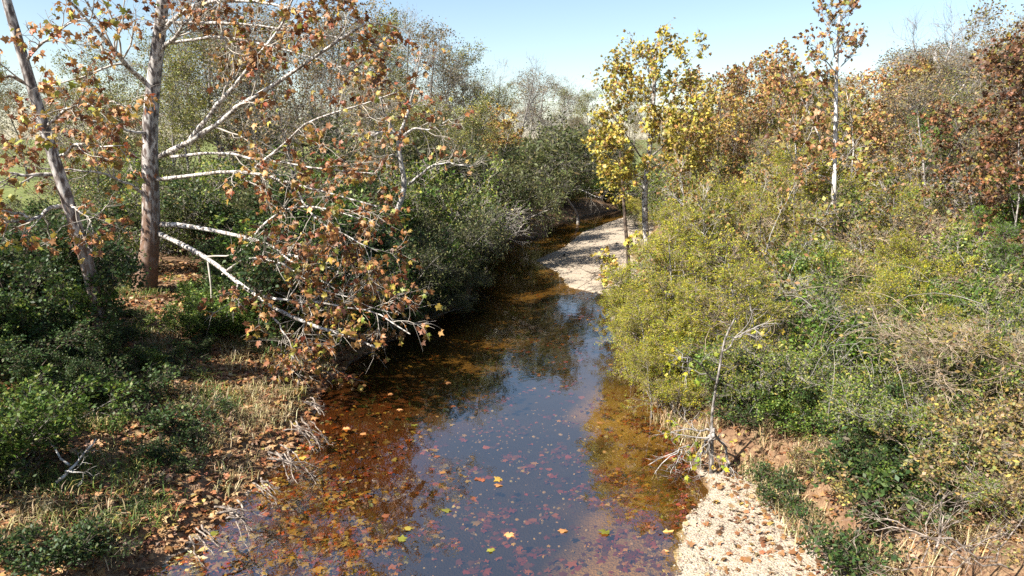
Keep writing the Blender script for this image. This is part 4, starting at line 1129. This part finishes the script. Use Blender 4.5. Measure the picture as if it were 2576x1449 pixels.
for px, py in [(1218, 1207), (1200, 1206), (1258, 1204), (1257, 1222), (1282, 1340), (1118, 1285), (1115, 1185), (1102, 1145), (1420, 1337), (1043, 1068), (1145, 1020), (910, 1090), (870, 1075), (1065, 960),
               (1130, 962), (1120, 960), (985, 990), (1000, 1030), (540, 1345), (530, 1348), (800, 1095), (770, 1145), (760, 1150), (640, 1235), (670, 1290), (1240, 1385), (1512, 1065), (1560, 1180), (1020, 1330), (965, 1300), (1010, 1360), (1530, 1340)]:
    p = on(px, py, 0.012)
    FLOATING.append(leaf_thing('floating_leaf', p, g6.uniform(0.14, 0.2), 'float', 'dry leaf floating on the creek surface', 'dry leaves floating on the creek', 0.0, 0.06))

lit = scatter_points(15000, (-16, -2), (9, 27), lambda x, y, z, s, lf, wb: lf & (s > 0.02) & in_view(x, y) & (g6.random(len(x)) < np.exp(-np.maximum(s - 5, 0) / 4)), g6)
lit2 = scatter_points(10500, (2, 15), (9, 24), lambda x, y, z, s, lf, wb: (~lf) & (s > 0.05) & in_view(x, y) & (g6.random(len(x)) < np.where(s < wb, np.clip((y - 9.4) * 0.12 + (s / wb) ** 1.6 * 0.9, 0.10, .95), 0.8)), g6)
for arr, who in ((lit, 'left'), (lit2, 'right')):
    q = project(arr); show = np.argsort(q[:, 2] + np.where((np.abs(q[:, 0] - 1288) < 1288) & (q[:, 1] < 1449), 0, 100))
    for j in show[:110]:
        leaf_thing('fallen_leaf', arr[j], g6.uniform(0.11, 0.19) if who == 'left' else g6.uniform(0.07, 0.14), 'litter', ('{tone} fallen leaf on the %s ' % ('earth' if who == 'left' else 'stones')) + ('by the water, ' if land(arr[j:j + 1, 0], arr[j:j + 1, 1])[1][0] < 1.0 else 'back from the water, ') + '%s bank' % who, 'fallen leaves on the %s bank' % who, 0.03, 0.35)
    rest = arr[show[110:]]
    ax, nr = flat_frames(len(rest), g6, 0.45)
    Lv = lobed_leaves(rest + (0, 0, 0.035), ax, nr, g6.uniform(0.07, 0.18, len(rest)) * (1 if who == 'left' else 0.75), pick(PAL['litter'], len(rest), g6), g6)
    link('leaf_litter', new_mesh('leaf_litter', Lv[0], Lv[1], M_DRY, Lv[2]), kind='stuff')

# ------------------------------------------------------------------ stones
ICO_V = np.array([(0, 0, 1), (.894, 0, .447), (.276, .851, .447), (-.724, .526, .447), (-.724, -.526, .447), (.276, -.851, .447), (.724, .526, -.447), (-.276, .851, -.447), (-.894, 0, -.447), (-.276, -.851, -.447), (.724, -.526, -.447), (0, 0, -1)])
ICO_F = np.array([(0, 1, 2), (0, 2, 3), (0, 3, 4), (0, 4, 5), (0, 5, 1), (1, 6, 2), (2, 7, 3), (3, 8, 4), (4, 9, 5), (5, 10, 1), (6, 7, 2), (7, 8, 3), (8, 9, 4), (9, 10, 5), (10, 6, 1), (11, 7, 6), (11, 8, 7), (11, 9, 8), (11, 10, 9), (11, 6, 10)])
M_STONE = leaf_material('stone', trans=0.0, rough=0.8, vary=0.3)
PAL['stone'] = [((0.33, 0.27, 0.195), 4), ((0.27, 0.21, 0.15), 4), ((0.15, 0.115, 0.085), 3), ((0.37, 0.32, 0.25), 1)]


def pebbles(p, s, g):
    n = len(p)
    Vp = ICO_V[None] * (1 + 0.18 * g.normal(size=(n, 12, 1))) * (s[:, None] * np.stack((g.uniform(.7, 1.3, n), g.uniform(.7, 1.3, n), g.uniform(.4, .8, n)), 1))[:, None]
    a = g.uniform(0, 6.28, n); c, q = np.cos(a)[:, None], np.sin(a)[:, None]
    Vp = np.stack((Vp[..., 0] * c - Vp[..., 1] * q, Vp[..., 0] * q + Vp[..., 1] * c, Vp[..., 2]), -1) + p[:, None]
    Fp = (ICO_F[None] + 12 * np.arange(n)[:, None, None]).reshape(-1, 3)
    return Vp.reshape(-1, 3), Fp, np.repeat(pick(PAL['stone'], n, g), 12, 0)


peb = scatter_points(9000, (1.5, 12), (9, 22), lambda x, y, z, s, lf, wb: (~lf) & (s > -0.5) & (s < wb + 0.25) & (wb > 0.9) & in_view(x, y), g6)
peb2 = scatter_points(2500, (1, 14), (30, 60), lambda x, y, z, s, lf, wb: (~lf) & (s > -0.3) & (s < wb + 0.2), g6)
peb3 = scatter_points(1100, (-4, 6), (9, 18), lambda x, y, z, s, lf, wb: (s < -0.4), g6)
pb = [pebbles(peb, g6.gamma(1.1, 0.006, len(peb)) + 0.005, g6), pebbles(peb2, g6.gamma(1.3, 0.010, len(peb2)) + 0.008, g6), pebbles(peb3, g6.gamma(2.2, 0.007, len(peb3)) + 0.010, g6)]
pv = join(pb)
link('gravel', new_mesh('gravel', pv[0], pv[1], M_STONE, pv[2]), kind='stuff')

# ------------------------------------------------------------------ grass and low herbs
def blades(p, g, n_per, h, lean, pal, wd=0.0075):
    n = len(p) * n_per
    b = np.repeat(p, n_per, 0) + g.normal(size=(n, 3)) * (0.19, 0.19, 0)
    a = g.uniform(0, 6.28, n); dr = np.stack((np.cos(a), np.sin(a), 0 * a), 1)
    hh = (h * g.uniform(.4, 1.15, n))[:, None]
    ln = (lean * g.uniform(.2, 1.4, n))[:, None]
    sd_ = np.stack((-np.sin(a), np.cos(a), 0 * a), 1) * wd * g.uniform(.7, 1.4, n)[:, None]
    mid = b + dr * ln * hh * 0.35 + np.array((0, 0, 1)) * hh * 0.65
    tip = b + dr * ln * hh + np.array((0, 0, 1)) * hh * (1 - 0.3 * ln)
    Vb = np.stack((b - sd_, b + sd_, mid + sd_ * .8, mid - sd_ * .8, tip), 1).reshape(-1, 3)
    k = np.arange(n)[:, None] * 5
    Fb = np.concatenate((k + np.array([[0, 1, 2]]), k + np.array([[0, 2, 3]]), k + np.array([[3, 2, 4]])))
    return Vb, Fb, np.repeat(pick(PAL[pal], n, g), 5, 0)


PAL['drygrass'] = [((0.38, 0.3, 0.16), 4), ((0.28, 0.2, 0.1), 3), ((0.24, 0.22, 0.08), 2), ((0.45, 0.38, 0.24), 1)]
PAL['greengrass'] = [((0.06, 0.11, 0.02), 3), ((0.12, 0.16, 0.03), 2), ((0.25, 0.22, 0.06), 1.5)]
t1 = scatter_points(190, (-14, -3), (9.5, 24), lambda x, y, z, s, lf, wb: lf & (s > 0.25) & (s < 5) & in_view(x, y) & (wob(x, y, 0.9, 5) > 0.0), g6)
t2 = scatter_points(280, (3, 14), (9, 24), lambda x, y, z, s, lf, wb: (~lf) & (s > wb - 0.25) & (s < wb + 4) & in_view(x, y) & (wob(x, y, 0.9, 2) > -0.15), g6)
t3 = scatter_points(380, (-14, -3), (9.5, 24), lambda x, y, z, s, lf, wb: lf & (s > 0.5) & in_view(x, y) & (wob(x, y, 0.8, 9) > 0.1), g6)
Gv = join([blades(t1, g6, 44, 0.28, 1.1, 'drygrass'), blades(t2, g6, 60, 0.38, 1.0, 'drygrass'), blades(t3[:260], g6, 44, 0.26, 1.1, 'greengrass')])
link('grass', new_mesh('grass', Gv[0], Gv[1], M_GRASS, Gv[2]), kind='stuff')
for (px, py, h, k) in [(300, 870, .9, 'dark'), (470, 860, 1.0, 'leafy'), (540, 800, 1.4, 'leafy'), (590, 790, 1.5, 'dark'), (640, 800, 1.6, 'leafy'), (700, 830, 1.4, 'dark'), (600, 740, 2.0, 'dark'), (100, 900, 1.8, 'leafy'), (40, 860, 2.2, 'leafy'), (150, 820, 2.0, 'dark'), (180, 960, 1.2, 'dark'), (60, 980, 1.5, 'dark'), (330, 800, .4, 'dark'), (300, 960, .8, 'dark'), (400, 930, .7, 'leafy'), (540, 860, .8, 'dark'), (620, 860, .9, 'leafy'), (500, 900, .6, 'dark')]:
    p = on(px, py, 1.8)
    for _ in range(3): p = on(px, py, hz(p[0], p[1]))
    plant(k, p[0], p[1], h, 'left_bank', g=g6, wide=1.3)
for (px, py, h) in [(430, 1085, .75), (480, 1120, .6), (350, 1010, .8), (470, 1180, .4), (390, 1150, .5), (250, 1000, .8), (330, 1300, .35), (180, 1410, .6),
                    (40, 1210, .7), (20, 1120, .8), (120, 1040, .9), (430, 930, .7), (130, 1450, .6), (230, 1440, .5), (560, 1050, .35)]:
    p = on(px, py, 1.1)
    for _ in range(3): p = on(px, py, hz(p[0], p[1]))
    plant('herb', p[0], p[1], h, 'herbs', g=g6, wide=1.2)
for (px, py, h, k) in [(1940, 1230, .5, 'herb'), (1980, 1290, .5, 'herb'), (1890, 1140, .5, 'herb'), (2180, 1370, .9, 'herb'), (2240, 1330, 1.0, 'herb'), (2130, 1420, .8, 'herb'), (2320, 1380, .9, 'herb'), (2060, 1210, .6, 'brush'), (2200, 1230, 1.0, 'dark'), (2120, 1130, 1.3, 'dark'), (2500, 1300, 1.0, 'brush'), (2400, 1240, 1.2, 'brush'), (2540, 1200, 1.2, 'brush'), (1930, 1100, 1.4, 'dark'), (2020, 1080, 1.5, 'privet'), (1870, 1060, 1.3, 'privet'), (1860, 1000, 1.6, 'privet'), (1910, 1040, 1.5, 'leafy'), (1960, 1040, 1.6, 'privet'), (1750, 1040, .8, 'thorn'), (1840, 1110, .7, 'herb'), (2010, 1150, 1.0, 'leafy'), (2100, 1060, 1.6, 'privet'), (2180, 1130, 1.5, 'privet'), (2280, 1160, 1.5, 'privet')]:
    p = on(px, py, 1.1)
    for _ in range(3): p = on(px, py, hz(p[0], p[1]))
    plant(k, p[0], p[1], h, 'right_herbs', g=g6, wide=1.2)

# ------------------------------------------------------------------ what each scattered plant is called
LOOKS = {'bare': 'leafless grey tree', 'olive': 'olive-green tree', 'tan': 'thin-leaved tan tree', 'orange': 'rusty young sycamore',
         'amber': 'amber young sycamore', 'cedar': 'bright feathery evergreen', 'feather': 'feathery yellow-green shrub', 'privet': 'pale-stemmed olive shrub',
         'dark': 'dark green shrub', 'rust': 'dark rust-leaved tree', 'layered': 'layered yellow-green tree', 'whip': 'thin whippy sapling', 'leafy': 'fresh green shrub', 'thorn': 'tan tangled bramble', 'twiggy': 'bush of bare stems', 'willow': 'arching willow bush', 'brush': 'dry brown brush', 'herb': 'small green herb'}
ORD = ['first', 'second', 'third', 'fourth', 'fifth', 'sixth', 'seventh', 'eighth', 'ninth', 'tenth', 'eleventh', 'twelfth', 'thirteenth', 'fourteenth', 'fifteenth', 'sixteenth', 'seventeenth', 'eighteenth', 'nineteenth', 'twentieth', 'twenty-first', 'twenty-second', 'twenty-third', 'twenty-fourth',
       'twenty-fifth', 'twenty-sixth', 'twenty-seventh', 'twenty-eighth']


def place_words(zone, px, y):
    if zone == 'left': return ('just behind the two sycamores' if y < 45 else 'deep in the left wood'), 'trees of the wood behind the left bank'
    if zone == 'bend': return ('before the creek bend, left bank' if y < 65 else 'at the creek bend, left bank'), 'trees along the far left bank'
    if zone == 'foot': return 'along the far left waterside', 'bushes at the foot of the far left bank'
    if zone == 'bendfoot': return ('lining the outer creek bend' if y < 78 else 'back from the outer creek bend'), 'shrubs lining the outer creek bend'
    if zone == 'far': return 'behind the gravel bar', 'plants behind the gravel bar'
    if zone == 'edge': return 'overhanging the right water edge', 'shrubs overhanging the right water edge'
    if zone == 'right': return ('in the far right wood' if y > 57 else 'fronting the far right wood'), 'trees of the far wood beyond the right bank'
    if zone == 'sapling': return ('at the right edge' if px > 2420 else 'left of the white-trunked sapling' if px < 2100 else 'right of the white-trunked sapling'), 'young sycamores on the right bank'
    if zone == 'wall': return ('left of the slender white trunk' if px < 2100 else 'right of the slender white trunk' if px < 2340 else 'among the right edge trees') + (', nearer row' if y < 33 else ', back row'), 'mixed young trees above the right thicket'
    if zone == 'cedar': return ('below the bare grey tree' if px < 2420 else 'at the right edge'), 'evergreens on the right bank'
    if zone == 'right_bank':
        w = 'beside the creek' if px < 1800 else 'left of the white trunk' if px < 2050 else 'right of the white trunk' if px < 2300 else 'far right'
        return ('near thicket, ' if y < 17 else 'lower thicket, ' if y < 23 else 'middle thicket, ' if y < 30 else 'back thicket, ') + w, 'shrubs of the right bank thicket'
    if zone == 'left_bank':
        w = 'left of upright sycamore' if px < 380 else 'right of upright sycamore'
        return ('near understorey, ' if y < 20 else 'middle understorey, ' if y < 28 else 'back understorey, ') + w, 'shrubs under the sycamores'
    if zone == 'herbs': return ('on the near leafy left bank' if y < 14 else 'on the leafy left bank further off'), 'herbs on the left bank'
    return 'above the gravel beach', 'low plants above the gravel beach'


def name_in_order(lst, look, w):
    lst.sort(key=lambda t: t[0])
    for k, (_, e) in enumerate(lst):
        if len(lst) == 1: e['label'] = f'{look} {w}'
        elif k == 0: e['label'] = f'leftmost {look} {w}'
        elif k == len(lst) - 1: e['label'] = f'rightmost {look} {w}'
        else: e['label'] = f'{ORD[min(k, 27)]} {look} from the left, {w}'


groups = {}
for e, kind, zone in SCATTERED:
    px, py, d = project(np.array(e.location))[0]
    w, grp = place_words(zone, px, e.location[1])
    e['group'] = grp
    groups.setdefault((LOOKS[kind], w), []).append((px, e))
for (look, w), lst in groups.items(): name_in_order(lst, look, w)
bands = {}
for e in FLOATING:
    px, py, d = project(np.array(e.location))[0]
    bands.setdefault('on the near water' if py > 1250 else 'on the middle water' if py > 1110 else 'on the shaded far water', []).append((px, e))
for w, lst in bands.items(): name_in_order(lst, 'dry floating leaf', w)
